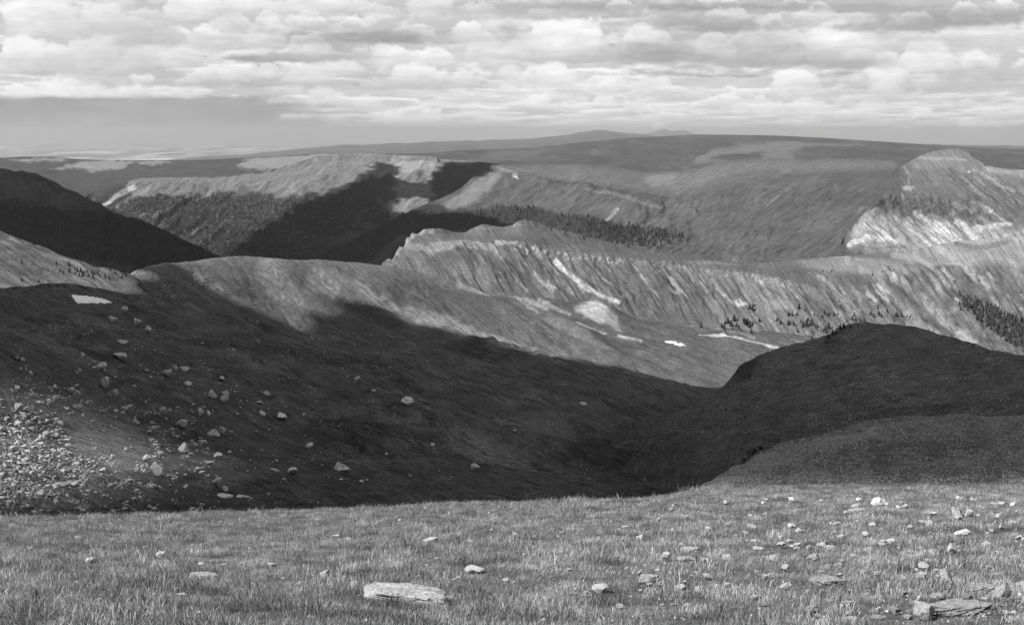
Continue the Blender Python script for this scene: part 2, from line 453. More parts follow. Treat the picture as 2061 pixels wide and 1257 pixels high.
# the shaded basin with its boulder slope on the left
def d_basin(U, V, T, R, X, Y):
    ch = 8.0 * fbm(X / 170, Y / 170, 4, 71) * sst(R, 150, 500) + 0.8 * fbm(X / 14, Y / 14, 4, 75)
    rib = 8.0 * streak(U, V, 1.0, 0.45, 44, 400, 77, 2) * sst(V, 1000, 850) * sst(U, 350, 800)
    return ch + rib
def a_basin(U, V, T, R, X, Y):
    A = 0.071 + 0.025 * fbm(U / 110, V / 24, 5, 81) + 0.018 * streak(U, V, 1.0, 0.38, 9, 170, 83, 4) + 0.012 * streak(U, V, 1.0, 0.30, 26, 260, 97, 2) + 0.006 * fbm(U / 9, V / 5, 3, 89)
    A = A * (1 - 0.25 * sst(V, 760, 900) * sst(U, 1080, 1250)) + 0.02 * sst(U, 260, 60) * sst(V, 640, 690)
    A = A + 0.022 * sst(fbm(U / 5, V / 3, 3, 96), 0.1, 0.6) * sst(V, 850, 900) * sst(U, 640, 800) * (1 - sst(U, 1250, 1330))
    lf = sst(-U, -760, -120)                                     # stones thin out to the right
    sp = sst(fbm(U / 6, V / 3, 3, 84), 0.3, 0.6)
    A = A + sp * 0.035 * lf * sst(V, 640, 760)
    patch = polymask(U + 42 * fbm(U / 34, V / 22, 5, 86), V + 26 * fbm(U / 34, V / 22, 5, 87),
                     [(90, 800), (150, 812), (230, 830), (300, 880), (330, 930), (250, 960), (120, 945), (20, 930), (-200, 960), (-200, 790), (30, 800)], 42)
    A = A * (1 - patch) + patch * (0.15 + 0.035 * fbm(U / 5, V / 4, 4, 88))
    rub = polymask(U + 25 * fbm(U / 30, V / 20, 3, 92), V + 14 * fbm(U / 30, V / 20, 3, 93),
                   [(-300, 820), (60, 815), (120, 850), (140, 900), (230, 950), (100, 1000), (20, 1006), (-300, 1020)], 18)
    sp2 = sst(fbm(U / 5, V / 3.2, 3, 94), -0.15, 0.35)
    A = A * (1 - rub * 0.8) + rub * 0.8 * (0.03 + 0.17 * sp2)
    A = 1.7 * paint(U, V, A / 1.7, [('line', [(380, 692), (600, 706), (760, 738), (870, 800)], 14, 9, 0.017, 0.75), ('line', [(560, 760), (760, 800), (960, 870)], 10, 8, 0.022, 0.6), ('line', [(400, 648), (520, 668), (640, 680)], 7, 5, 0.045, 0.6), ('blob', 1260, 905, 150, 26, 2, 0.018, 0.7), ('blob', 940, 690, 60, 14, 6, 0.022, 0.7), ('line', [(1100, 880), (1260, 868), (1400, 870)], 3, 3, 0.04, 0.6), ('line', [(1120, 935), (1300, 925), (1420, 912)], 3, 3, 0.038, 0.6), ('blob', 700, 860, 120, 16, 8, 0.02, 0.6),  # dark folds and paler crests: relief shading painted into the albedo
                        ('blob', 80, 730, 130, 40, 28, 0.045, 0.7),
                        ('line', [(-60, 640), (60, 680), (150, 715), (230, 745)], 10, 10, 0.085, 0.7),
                        ('blob', 985, 900, 95, 30, 22, 0.072, 0.9),
                        ('blob', 1090, 860, 70, 24, 15, 0.062, 0.8),
                        ('blob', 1020, 960, 110, 32, 10, 0.045, 0.6),
                        ('line', [(870, 720), (980, 780), (1100, 830)], 10, 6, 0.042, 0.6),
                        ('line', [(640, 660), (740, 672), (800, 690), (880, 735)], 14, 7, 0.042, 0.6),
                        ('line', [(700, 720), (860, 790), (1060, 850)], 8, 5, 0.033, 0.5),
                        ('blob', 820, 680, 60, 14, 5, 0.045, 0.5),
                        ('line', [(1080, 720), (1150, 725), (1240, 742), (1330, 765)], 5, 4, 0.045, 0.6),
                        ('line', [(1380, 855), (1500, 812), (1580, 800)], 6, 4, 0.038, 0.6)], 10, 35)
    return A
basin = loft('valley', [
    [(-500, 1400, 55), (1000, 1400, 55), (1700, 1300, 70)],
    [(-500, 1060, 100), (0, 1075, 105), (700, 1075, 120), (1300, 1040, 190), (1700, 1010, 230)],
    [(-500, 960, 150), (0, 975, 165), (400, 985, 190), (800, 990, 230), (1100, 985, 300), (1300, 975, 360), (1700, 950, 420)],
    [(-500, 800, 190), (0, 850, 230), (200, 870, 270), (400, 880, 320), (800, 890, 420), (1100, 890, 540), (1300, 890, 620), (1700, 860, 700)],
    [(-500, 620, 300), (-100, 640, 330), (60, 690, 360), (200, 735, 410), (400, 780, 500), (700, 815, 640), (900, 835, 740), (1100, 845, 820), (1300, 840, 880), (1700, 820, 950)],
    [(-500, 590, 620), (0, 610, 650), (200, 640, 720), (400, 680, 860), (650, 715, 1020), (850, 745, 1080), (1100, 785, 1120), (1300, 800, 1150), (1455, 800, 1200), (1700, 790, 1250)],
    [(-500, 572, 900), (0, 577, 940), (120, 570, 1000), (200, 582, 1020), (280, 592, 1080), (400, 620, 1200), (500, 648, 1300), (620, 672, 1340), (700, 672, 1400), (860, 668, 1450),
     (930, 666, 1450), (1030, 696, 1450), (1100, 716, 1480), (1250, 742, 1500), (1455, 782, 1500), (1700, 790, 1500)],
    [(-500, 640, 1200), (0, 640, 1200), (280, 660, 1300), (620, 740, 1500), (930, 760, 1650), (1250, 800, 1700), (1700, 840, 1700)],
], [6, 16, 70, 70, 60, 50, 8], -520, 1720, 760, d_basin, a_basin, M['basin'], fall=(1, 0.36, 14))
# sunlit slope at the far left, coming down to the saddle
def d_left(U, V, T, R, X, Y):
    return 5 * fbm(X / 90, Y / 90, 5, 101) + 3 * streak(U, V, 1, 0.55, 9, 160, 103)
def a_left(U, V, T, R, X, Y):
    A = 0.062 + 0.014 * fbm(U / 40, V / 16, 4, 105) + 0.014 * streak(U, V, 1, 0.5, 4, 70, 106)
    return paint(U, V, A, [('line', [(20, 480), (90, 512), (170, 545)], 6, 4, 0.14, 0.7),
                           ('blob', 60, 550, 60, 12, 8, 0.045, 0.6)], 4, 20)
loft('sunlit_slope', [
    [(-500, 640, 900), (0, 640, 950), (150, 640, 980), (330, 660, 1000)],
    [(-500, 585, 1040), (0, 590, 1040), (120, 588, 1060), (200, 596, 1060), (330, 610, 1060)],
    [(-500, 480, 1250), (-50, 540, 1180), (90, 556, 1180), (200, 575, 1140), (270, 590, 1120), (330, 620, 1120)],
    [(-500, 300, 1500), (-100, 425, 1400), (25, 472, 1350), (90, 500, 1320), (160, 529, 1280), (240, 548, 1250), (265, 556, 1230), (330, 620, 1200)],
    [(-500, 420, 1800), (25, 560, 1700), (160, 600, 1600), (330, 680, 1500)],
], [5, 30, 60, 8], -520, 340, 330, d_left, a_left, M['spur'], 'left', fall=(1, 0.5, 12))

# sunlit spur crossing the middle, its right end running down to the stream
def d_spur(U, V, T, R, X, Y):
    w = sst(T, 0.8, 1.6) * (1 - 0.75 * sst(T, 2.4, 3.0))
    gul = 4.5 * streak(U, V, 1, 0.75, 30, 170, 111, 3) + 0.8 * streak(U, V, 1, 0.75, 5, 80, 113, 3)
    return w * gul + 5 * fbm(X / 130, Y / 130, 5, 115) * (0.4 + 0.6 * w)
def a_spur(U, V, T, R, X, Y):
    A = 0.070 + 0.018 * fbm(U / 60, V / 25, 5, 121) + 0.011 * streak(U, V, 1, 0.75, 6, 90, 122, 4) + 0.008 * fbm(U / 6, V / 4, 3, 123)
    A = paint(U, V, A, [
        ('line', [(262, 560), (330, 545), (400, 556), (440, 590)], 24, 16, 0.135, 0.7),
        ('line', [(350, 560), (400, 590), (440, 615)], 5, 3, 0.18, 0.5),
        ('line', [(540, 545), (575, 590), (600, 630), (622, 652)], 36, 26, 0.16, 0.85),  # sunlit tongue, its brightness painted into the albedo
        ('line', [(640, 560), (700, 580), (760, 610), (810, 640), (880, 655)], 34, 14, 0.13, 0.75),
        ('line', [(820, 630), (900, 645), (960, 672), (1050, 700)], 20, 11, 0.165, 0.8),  # this band and the one above: sunlit valley side painted brighter
        ('line', [(700, 600), (760, 635), (800, 655)], 30, 16, 0.034, 0.75),  # shade right of the tongue painted in as a dark band
        ('poly', [(800, 560), (900, 572), (980, 600), (1010, 640), (960, 655), (880, 630), (820, 610), (770, 585)], 10, 0.046, 0.65),
        ('line', [(925, 572), (950, 580), (985, 593)], 10, 5, 0.20, 0.8),
        ('line', [(735, 534), (830, 545), (930, 562)], 5, 3, 0.085, 0.5),
        ('line', [(790, 560), (830, 590), (900, 615)], 3, 3, 0.10, 0.5),
        ('blob', 460, 575, 60, 14, 30, 0.048, 0.5),
    ], 6, 30)
    return A
spur = loft('spur', [
    [(130, 680, 1150), (400, 700, 1300), (620, 740, 1400), (900, 740, 1550), (1250, 790, 1640), (1600, 840, 1640)],
    [(130, 640, 1180), (300, 620, 1240), (420, 640, 1380), (620, 690, 1470), (740, 665, 1530), (870, 680, 1560), (1030, 715, 1590), (1250, 756, 1640), (1450, 800, 1660), (1600, 820, 1680)],
    [(130, 600, 1260), (262, 572, 1270), (400, 590, 1500), (620, 640, 1580), (740, 615, 1680), (870, 640, 1730), (1030, 680, 1740), (1250, 735, 1740), (1450, 790, 1720), (1600, 810, 1720)],
    [(130, 590, 1290), (235, 580, 1290), (252, 560, 1330), (272, 546, 1400), (330, 532, 1520), (400, 526, 1650), (480, 517, 1720), (540, 521, 1760), (590, 524, 1800), (640, 525, 1850), (720, 531, 1900), (780, 537, 1930),
     (860, 553, 1960), (940, 575, 1960), (1010, 606, 1940), (1080, 640, 1900), (1180, 690, 1840), (1250, 715, 1810), (1450, 780, 1770), (1600, 800, 1770)],
    [(130, 640, 1500), (330, 590, 1800), (620, 585, 2060), (780, 600, 2100), (940, 650, 2080), (1250, 760, 1920), (1600, 830, 1900)],
    [(130, 760, 1900), (620, 680, 2400), (940, 700, 2200), (1600, 860, 2000)],
], [5, 50, 70, 12, 6], 140, 1590, 640, d_spur, a_spur, M['spur'], fall=(1, 0.75, 14))

# rolling valley floor in the sun, with moraine mounds
def d_floor(U, V, T, R, X, Y):
    def mound(cx, cy, rx, ry, ang, h):
        ca, sa = math.cos(math.radians(ang)), math.sin(math.radians(ang))
        e = np.hypot(((U - cx) * ca + (V - cy) * sa) / rx, (-(U - cx) * sa + (V - cy) * ca) / ry)
        return h * np.exp(-e * e * 1.4)
    d = 5 * fbm(X / 110, Y / 110, 5, 131) + 3.0 * streak(U, V, 1, 0.38, 9, 120, 133)
    d = d + mound(1195, 610, 62, 22, 35, 26) + mound(1010, 620, 70, 14, 24, 14) + mound(1165, 670, 80, 16, 25, 12) + mound(1420, 645, 60, 10, 8, 8)
    return d
def a_floor(U, V, T, R, X, Y):
    A = 0.050 + 0.012 * fbm(U / 60, V / 22, 5, 141) + 0.010 * streak(U, V, 1, 0.35, 5, 70, 142, 4) + 0.006 * fbm(U / 6, V / 4, 3, 143)
    A = paint(U, V, A, [
        ('line', [(1003, 590), (1040, 596), (1075, 610), (1100, 622)], 7, 6, 0.17, 0.8),
        ('line', [(1040, 600), (1085, 628)], 3, 3, 0.18, 0.7),
        ('line', [(1085, 603), (1115, 620), (1150, 635)], 7, 3, 0.19, 0.75),
        ('blob', 1150, 605, 28, 16, 0, 0.036, 0.7),
        ('line', [(1155, 590), (1185, 598), (1215, 625), (1238, 645)], 16, 8, 0.13, 0.8),
        ('blob', 1200, 637, 40, 13, 18, 0.20, 0.95),
        ('blob', 1235, 655, 22, 8, 40, 0.13, 0.7),
        ('line', [(1165, 655), (1190, 666), (1218, 672)], 6, 4, 0.22, 0.85),
        ('line', [(1245, 677), (1262, 683)], 5, 3, 0.24, 0.9),
        ('line', [(1262, 680), (1290, 688)], 4, 3, 0.22, 0.8),
        ('line', [(1110, 645), (1150, 665), (1180, 690), (1230, 705)], 18, 10, 0.11, 0.6),
        ('line', [(1120, 690), (1180, 700), (1240, 725), (1330, 748)], 12, 5, 0.10, 0.7),
        ('poly', [(1180, 665), (1230, 690), (1300, 700), (1260, 712), (1200, 698)], 6, 0.038, 0.7),
        ('blob', 1422, 634, 38, 9, 12, 0.14, 0.9),
        ('line', [(1395, 630), (1410, 642), (1416, 650)], 3, 3, 0.17, 0.7),
        ('line', [(1385, 654), (1430, 657), (1475, 668), (1520, 680)], 3, 3, 0.13, 0.7),
        ('line', [(1408, 674), (1455, 675), (1490, 680), (1530, 690), (1565, 699)], 3.5, 3.5, 0.24, 0.9),
        ('blob', 1458, 675, 12, 3, 8, 0.30, 0.9),
        ('line', [(1590, 682), (1620, 689)], 2.5, 2.5, 0.16, 0.7),
        ('line', [(1250, 640), (1340, 655), (1420, 690)], 8, 8, 0.040, 0.5),
        ('line', [(1320, 725), (1400, 740), (1450, 760)], 12, 8, 0.068, 0.5),
    ], 4, 22)
    return A
floor_ = loft('valley_floor', [
    [(700, 860, 1560), (1250, 860, 1600), (1650, 880, 1600)],
    [(700, 720, 1700), (1000, 730, 1740), (1250, 765, 1730), (1450, 790, 1700), (1650, 790, 1700)],
    [(700, 660, 1850), (900, 665, 1850), (1050, 690, 1850), (1250, 708, 1860), (1450, 725, 1850), (1650, 720, 1850)],
    [(700, 620, 2050), (900, 622, 2050), (1000, 608, 2050), (1100, 606, 2060), (1250, 640, 2040), (1400, 665, 2020), (1550, 682, 1980), (1650, 690, 1950)],
    [(700, 600, 2200), (900, 600, 2200), (1000, 592, 2200), (1100, 600, 2180), (1250, 624, 2140), (1400, 648, 2110), (1550, 665, 2080), (1650, 680, 2060)],
    [(700, 640, 2350), (1250, 660, 2350), (1650, 700, 2250)],
], [5, 26, 50, 40, 6], 720, 1640, 460, d_floor, a_floor, M['spur'], fall=(1, 0.36, 12))

# the streaked escarpment ridge across the middle
def d_ridge(U, V, T, R, X, Y):
    face = sst(T, 0.9, 1.3) * (1 - sst(T, 1.85, 2.05))
    rim = np.exp(-((T - 1.97) / 0.10) ** 2)
    pm = 0.35 + 0.9 * sst(fbm(U / 70, V / 60, 2, 158), -0.5, 0.6)
    gul = pm * (8 * streak(U, V, 0.72, 1.0, 13, 120, 151, 3) + 2.2 * streak(U, V, 0.72, 1.0, 4, 60, 152, 3))
    crag = np.exp(-((U - 800) / 60) ** 2) * sst(T, 2.2, 2.8)
    cr2 = np.exp(-((U - 1055) / 50) ** 2) * sst(T, 2.6, 2.95)
    rim_n = 8 * rim * sst(fbm(U / 60, V / 60, 2, 159), -0.5, 0.6) * fbm(U / 11, V / 14, 4, 153) * sst(U, 950, 1080) * (1 - sst(U, 1560, 1640))
    big = 12 * face * streak(U, V, 0.72, 1.0, 55, 300, 150, 2)
    return big + face * gul + rim_n + 5 * fbm(X / 150, Y / 150, 5, 155) * (1 - 0.5 * sst(T, 2.8, 3.0)) + (12 * crag + 7 * cr2) * fbm(U / 16, V / 12, 4, 157)
def a_ridge(U, V, T, R, X, Y):
    A = 0.058 + 0.012 * fbm(U / 80, V / 25, 5, 161) + 0.005 * streak(U, V, 1, 0.18, 3, 80, 162, 3)
    face = sst(T, 0.9, 1.2) * (1 - sst(T, 1.95, 2.1))
    s1 = streak(U, V, 0.72, 1.0, 4.2, 110, 163, 4)
    s2 = streak(U, V, 0.72, 1.0, 16, 160, 164, 3)
    s3 = fbm(U / 26, V / 22, 3, 168)
    A = A + face * (0.010 * s1 + 0.018 * s2 - 0.002 + 0.085 * sst(s1, 0.25, 0.7) * sst(s3, -0.05, 0.5) * sst(T, 1.05, 1.4))
    A = A + face * sst(U, 1380, 1480) * (1 - sst(U, 1600, 1650)) * 0.02
    A = A + sst(U, 1760, 1870) * sst(T, 1.85, 2.05) * (0.062 + 0.05 * s1 + 0.02 * s2)
    rim = np.exp(-((T - 1.93) / 0.09) ** 2)
    A = A + rim * 0.09 * sst(fbm(U / 7, V / 5, 3, 165), -0.1, 0.5) * sst(U, 930, 1000) * (1 - sst(U, 1580, 1640))
    A = A * (1 - 0.4 * face * sst(U, 1640, 1700) * sst(fbm(U / 45, V / 40, 4, 169), -0.1, 0.35)) + face * sst(U, 1640, 1700) * (0.006 + 0.05 * sst(streak(U, V, 1, 0.95, 8, 190, 167, 4), 0.1, 0.6))
    A = paint(U, V, A, [
        ('line', [(995, 500), (1030, 545), (1065, 585)], 4, 3, 0.13, 0.7),
        ('line', [(1118, 520), (1145, 545), (1175, 577), (1210, 597), (1245, 609)], 7, 5, 0.27, 0.95),
        ('line', [(1105, 530), (1150, 570), (1200, 590)], 3, 3, 0.12, 0.6),
        ('line', [(1075, 545), (1095, 567), (1120, 580)], 5, 3, 0.17, 0.8),
        ('line', [(1200, 535), (1215, 555), (1235, 575)], 4, 3, 0.19, 0.8),
        ('line', [(1290, 555), (1305, 580), (1325, 600)], 4, 2, 0.16, 0.7),
        ('line', [(1350, 560), (1365, 585), (1385, 602)], 5, 3, 0.17, 0.8),
        ('line', [(1380, 540), (1395, 565)], 3, 3, 0.17, 0.7),
        ('line', [(1432, 560), (1450, 585), (1475, 606)], 4, 3, 0.18, 0.9),
        ('line', [(1495, 570), (1508, 600), (1525, 615)], 4, 3, 0.16, 0.8),
        ('line', [(1555, 560), (1575, 590), (1600, 628)], 4, 4, 0.19, 0.9),
        ('line', [(1560, 562), (1585, 580), (1608, 600)], 4, 3, 0.15, 0.8),
        ('line', [(1640, 583), (1668, 600), (1690, 640), (1698, 650)], 3, 3, 0.15, 0.8),
        ('blob', 1490, 603, 16, 6, 10, 0.21, 0.9), ('blob', 1360, 592, 16, 5, 20, 0.17, 0.7),
        ('blob', 1555, 610, 26, 10, 15, 0.13, 0.7),
        ('line', [(1400, 545), (1480, 560), (1560, 590)], 26, 18, 0.088, 0.6),
        ('line', [(870, 500), (930, 492), (990, 500), (1010, 512)], 14, 10, 0.14, 0.75),
        ('line', [(1000, 488), (1040, 492), (1060, 505)], 7, 4, 0.19, 0.7),
        ('line', [(820, 495), (850, 500), (870, 515)], 10, 8, 0.13, 0.6),
        ('poly', [(880, 515), (930, 506), (960, 518), (930, 545), (880, 550), (850, 530)], 6, 0.046, 0.8),
        ('blob', 950, 550, 55, 16, 20, 0.088, 0.6),
        ('line', [(780, 520), (810, 495), (835, 470), (870, 463)], 9, 6, 0.15, 0.75),
        ('line', [(960, 458), (985, 460), (1060, 450)], 4, 3, 0.12, 0.5),
        ('line', [(1380, 527), (1440, 529), (1480, 534)], 3, 2.5, 0.12, 0.8),
        # right part: paler bench, band of crags and the long scree chutes
        ('poly', [(1600, 528), (1640, 520), (1720, 517), (1780, 522), (1860, 545), (1800, 560), (1720, 552), (1650, 545)], 6, 0.105, 0.75),
        ('line', [(1650, 516), (1700, 517), (1735, 523)], 2.5, 2.5, 0.16, 0.9),
        ('line', [(1800, 512), (1850, 520), (1880, 545)], 9, 6, 0.19, 0.6),
        ('line', [(1735, 540), (1790, 590), (1840, 640), (1900, 700)], 12, 12, 0.13, 0.7),
        ('line', [(1800, 560), (1860, 605), (1920, 660), (1970, 700)], 14, 12, 0.16, 0.75),
        ('line', [(1880, 540), (1930, 580), (1990, 640)], 9, 8, 0.13, 0.6),
        ('line', [(1960, 545), (1980, 570), (2000, 585)], 5, 3, 0.19, 0.7),
        ('poly', [(1850, 545), (1890, 535), (1930, 560), (1910, 590), (1960, 640), (2060, 700), (2100, 720), (2100, 690), (1990, 610), (1950, 590)], 6, 0.034, 0.7),
        ('line', [(1925, 491), (1960, 498), (1990, 496), (2035, 482)], 7, 6, 0.045, 0.75), ('line', [(1960, 484), (2061, 478)], 6, 6, 0.16, 0.6),
        ('blob', 1830, 600, 40, 22, 30, 0.05, 0.6), ('blob', 2010, 560, 50, 30, 30, 0.06, 0.7), ('blob', 1720, 560, 40, 12, 10, 0.05, 0.7), ('blob', 1960, 600, 40, 18, 40, 0.05, 0.6),
        ('line', [(1640, 560), (1700, 578), (1760, 572)], 12, 10, 0.045, 0.6),
        ('line', [(1700, 600), (1740, 625), (1780, 650)], 18, 14, 0.105, 0.5),
        ('line', [(1890, 500), (1930, 530), (1990, 585)], 9, 6, 0.22, 0.7), ('line', [(1840, 512), (1880, 545), (1910, 575)], 7, 5, 0.18, 0.6),
    ] + chutes(U, V, 46, (1000, 500, 1600, 590), (0.72, 1.0), 5, 0.10, 0.20, 4) + chutes(U, V, 60, (1620, 520, 2080, 670), (1.0, 0.92), 6, 0.11, 0.24, 6), 3, 20)
    return A
ridge = loft('escarpment', [
    [(640, 760, 1900), (900, 760, 1900), (1200, 760, 1850), (1600, 780, 1700), (1900, 850, 1600), (2150, 900, 1600), (2600, 950, 1600)],
    [(640, 650, 2120), (780, 600, 2140), (900, 598, 2130), (1100, 612, 2100), (1250, 632, 2080), (1400, 660, 2060), (1600, 700, 2000), (1750, 730, 1940), (1900, 790, 1850), (2150, 850, 1760), (2600, 900, 1760)],
    [(640, 600, 2350), (760, 552, 2330), (820, 515, 2340), (870, 494, 2350), (950, 486, 2350), (1010, 486, 2340), (1060, 494, 2330), (1110, 506, 2310), (1180, 512, 2290), (1250, 519, 2280), (1330, 528, 2280), (1400, 539, 2270),
     (1500, 548, 2260), (1570, 560, 2250), (1640, 572, 2260), (1720, 548, 2350), (1800, 532, 2420), (1950, 535, 2420), (2150, 540, 2400), (2600, 560, 2300)],
    [(640, 600, 2400), (740, 552, 2400), (772, 530, 2430), (790, 517, 2440), (800, 502, 2450), (812, 496, 2460), (822, 478, 2470), (836, 470, 2480), (860, 462, 2500), (885, 459, 2510), (910, 465, 2520), (932, 467, 2530), (950, 459, 2540),
     (975, 451, 2550), (990, 454, 2560), (1012, 457, 2570), (1030, 453, 2580), (1052, 442, 2590), (1075, 447, 2600), (1100, 455, 2600), (1150, 468, 2610), (1200, 482, 2620), (1280, 499, 2640), (1350, 512, 2680), (1430, 523, 2720),
     (1520, 529, 2780), (1620, 521, 2840), (1700, 515, 2860), (1800, 508, 2890), (1860, 498, 2940), (1920, 486, 2990), (1990, 480, 3020), (2061, 474, 3040), (2150, 470, 3040), (2600, 500, 2950)],
    [(640, 700, 2700), (800, 600, 2800), (1060, 560, 2950), (1350, 580, 3000), (1600, 560, 3100), (2150, 580, 3050), (2600, 600, 3000)],
], [5, 100, 44, 10], 660, 2560, 900, d_ridge, a_ridge, M['ridge'], fall=(0.75, 1, 12))

# cliffed peak on the right
def d_peak(U, V, T, R, X, Y):
    cl = np.exp(-((T - 2.5) / 0.35) ** 2)
    cl2 = np.exp(-((T - 1.05) / 0.10) ** 2)
    col = 22 * cl * sst(U, 1760, 1800) * (1 - sst(U, 1985, 2020)) * (0.5 * ridged(U / 12, V / 40, 3, 171) - 0.25 + 0.6 * fbm(U / 16, V / 16, 4, 172))
    scree = (10 * streak(U, V, 1, 0.9, 14, 150, 173, 3) + 4 * streak(U, V, 1, 0.9, 5, 90, 174, 3)) * sst(T, 1, 1.3) * (1 - sst(T, 2.2, 2.6))
    up = 9 * streak(U, V, 1, 0.75, 16, 150, 175, 3) * sst(T, 2.9, 3.2) * (1 - sst(T, 3.7, 4.0)) * sst(U, 1880, 1980)
    return (col + scree + up + 0 * cl2
            + 7 * fbm(X / 180, Y / 180, 5, 177)) * sst(U, 1640, 1700)
def a_peak(U, V, T, R, X, Y):
    A = 0.062 + 0.012 * fbm(U / 60, V / 30, 5, 181) + 0.012 * streak(U, V, 1, 0.9, 5, 70, 182, 4)
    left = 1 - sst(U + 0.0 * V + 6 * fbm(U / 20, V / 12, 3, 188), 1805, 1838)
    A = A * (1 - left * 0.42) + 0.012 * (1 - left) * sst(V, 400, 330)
    scree = polymask(U + 8 * fbm(U / 20, V / 20, 3, 183), V + 6 * fbm(U / 20, V / 20, 3, 184),
                     [(1712, 500), (1712, 470), (1735, 440), (1765, 418), (1800, 432), (1850, 440), (1900, 452), (1960, 465), (2061, 470), (2200, 470), (2200, 530), (1900, 530), (1800, 515)], 13)
    A = A * (1 - scree) + scree * (0.115 + 0.045 * streak(U, V, 1, 0.9, 5, 80, 185, 4) + 0.02 * fbm(U / 5, V / 5, 3, 186))
    A = paint(U, V, A, [
        ('line', [(1855, 430), (1895, 462), (1940, 500)], 10, 10, 0.26, 0.85),
        ('line', [(1880, 480), (1920, 500)], 6, 5, 0.22, 0.8),
        ('line', [(1790, 425), (1840, 470), (1890, 515)], 4, 4, 0.18, 0.6),
        ('line', [(1710, 490), (1750, 480), (1790, 482)], 8, 7, 0.26, 0.85),
        ('line', [(1725, 465), (1740, 440), (1765, 422)], 14, 8, 0.17, 0.8),
        ('blob', 1830, 378, 12, 4, 0, 0.18, 0.7),
        ('line', [(1815, 330), (1830, 350), (1828, 370)], 4, 3, 0.14, 0.6),
        ('line', [(1965, 465), (2000, 458), (2035, 452)], 10, 5, 0.24, 0.8),
        ('line', [(1970, 410), (2010, 445)], 6, 4, 0.15, 0.6),
        ('line', [(1935, 500), (1975, 530)], 10, 10, 0.18, 0.7),
        ('line', [(1735, 446), (1760, 462)], 5, 4, 0.06, 0.7),
        ('line', [(1850, 318), (1920, 320), (1945, 322)], 4, 3, 0.13, 0.8),
        ('line', [(1840, 335), (1900, 337), (1950, 345)], 8, 5, 0.09, 0.6),
        ('blob', 1949, 347, 4, 2, 30, 0.3, 0.8),
        ('line', [(1960, 340), (2000, 362), (2040, 385)], 4, 4, 0.17, 0.6),
        ('line', [(1990, 338), (2060, 350)], 10, 8, 0.16, 0.6),
        ('poly', [(1782, 388), (1850, 384), (1905, 400), (1960, 405), (1975, 440), (1930, 466), (1890, 440), (1850, 436), (1800, 432), (1778, 415)], 7, 0.064, 0.75),
        ('line', [(1885, 430), (1905, 455)], 6, 6, 0.03, 0.7),
        ('line', [(1925, 493), (1960, 498), (1990, 494), (2030, 484)], 7, 6, 0.045, 0.85),
        ('line', [(1700, 492), (1760, 500), (1820, 498)], 4, 5, 0.045, 0.7),
    ] + chutes(U, V, 40, (1740, 420, 2080, 490), (1.0, 0.9), 7, 0.13, 0.3, 6) + chutes(U, V, 30, (1900, 340, 2080, 420), (1.0, 0.8), 8, 0.10, 0.2, 5) + chutes(U, V, 30, (1780, 385, 1980, 430), (0.25, 1.0), 9, 0.08, 0.14, 5), 3, 14)
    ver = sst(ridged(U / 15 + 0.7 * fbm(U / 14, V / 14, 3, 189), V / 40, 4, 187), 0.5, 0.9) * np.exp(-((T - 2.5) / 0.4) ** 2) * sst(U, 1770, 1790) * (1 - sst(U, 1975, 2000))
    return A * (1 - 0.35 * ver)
peak = loft('cliff_peak', [
    [(1450, 620, 2700), (1700, 600, 2750), (1900, 600, 2700), (2150, 620, 2650), (2600, 640, 2600)],
    [(1450, 560, 2800), (1600, 545, 2900), (1690, 510, 2950), (1760, 503, 2960), (1850, 503, 2950), (1930, 505, 2930), (2061, 500, 2900), (2150, 500, 2900), (2600, 520, 2800)],
    [(1450, 560, 2850), (1600, 545, 2930), (1680, 510, 3000), (1705, 472, 3190), (1740, 448, 3090), (1785, 430, 3120), (1850, 440, 3120), (1900, 452, 3110), (1960, 465, 3090), (2061, 462, 3070), (2150, 462, 3050), (2600, 500, 3000)],
    [(1450, 560, 2900), (1600, 545, 2960), (1680, 506, 3030), (1705, 465, 3260), (1740, 428, 3120), (1785, 390, 3145), (1830, 383, 3155), (1880, 388, 3155), (1930, 398, 3150), (1965, 402, 3170), (2061, 425, 3170), (2150, 430, 3150), (2600, 470, 3100)],
    [(1450, 560, 3000), (1600, 545, 3200), (1700, 463, 3350), (1730, 430, 3620), (1760, 398, 3950), (1790, 362, 4350), (1830, 336, 4800), (1890, 338, 4500), (1950, 348, 4200), (2061, 362, 3750), (2150, 365, 3700), (2600, 400, 3500)],
    [(1450, 560, 3100), (1600, 545, 3500), (1700, 457, 3480), (1730, 425, 3760), (1760, 386, 4180), (1800, 343, 4800), (1830, 325, 5250), (1860, 311, 5250), (1890, 303, 5200), (1925, 299, 5100), (1950, 306, 4950), (1970, 321, 4700),
     (1990, 335, 4200), (2030, 340, 4100), (2061, 341, 4100), (2150, 345, 4050), (2600, 380, 3900)],
    [(1450, 640, 3500), (1760, 440, 5000), (1890, 350, 6000), (2061, 380, 4800), (2600, 430, 4500)],
], [5, 50, 36, 60, 44, 10], 1480, 2560, 560, d_peak, a_peak, M['ridge'], fall=(1, 0.9, 10))

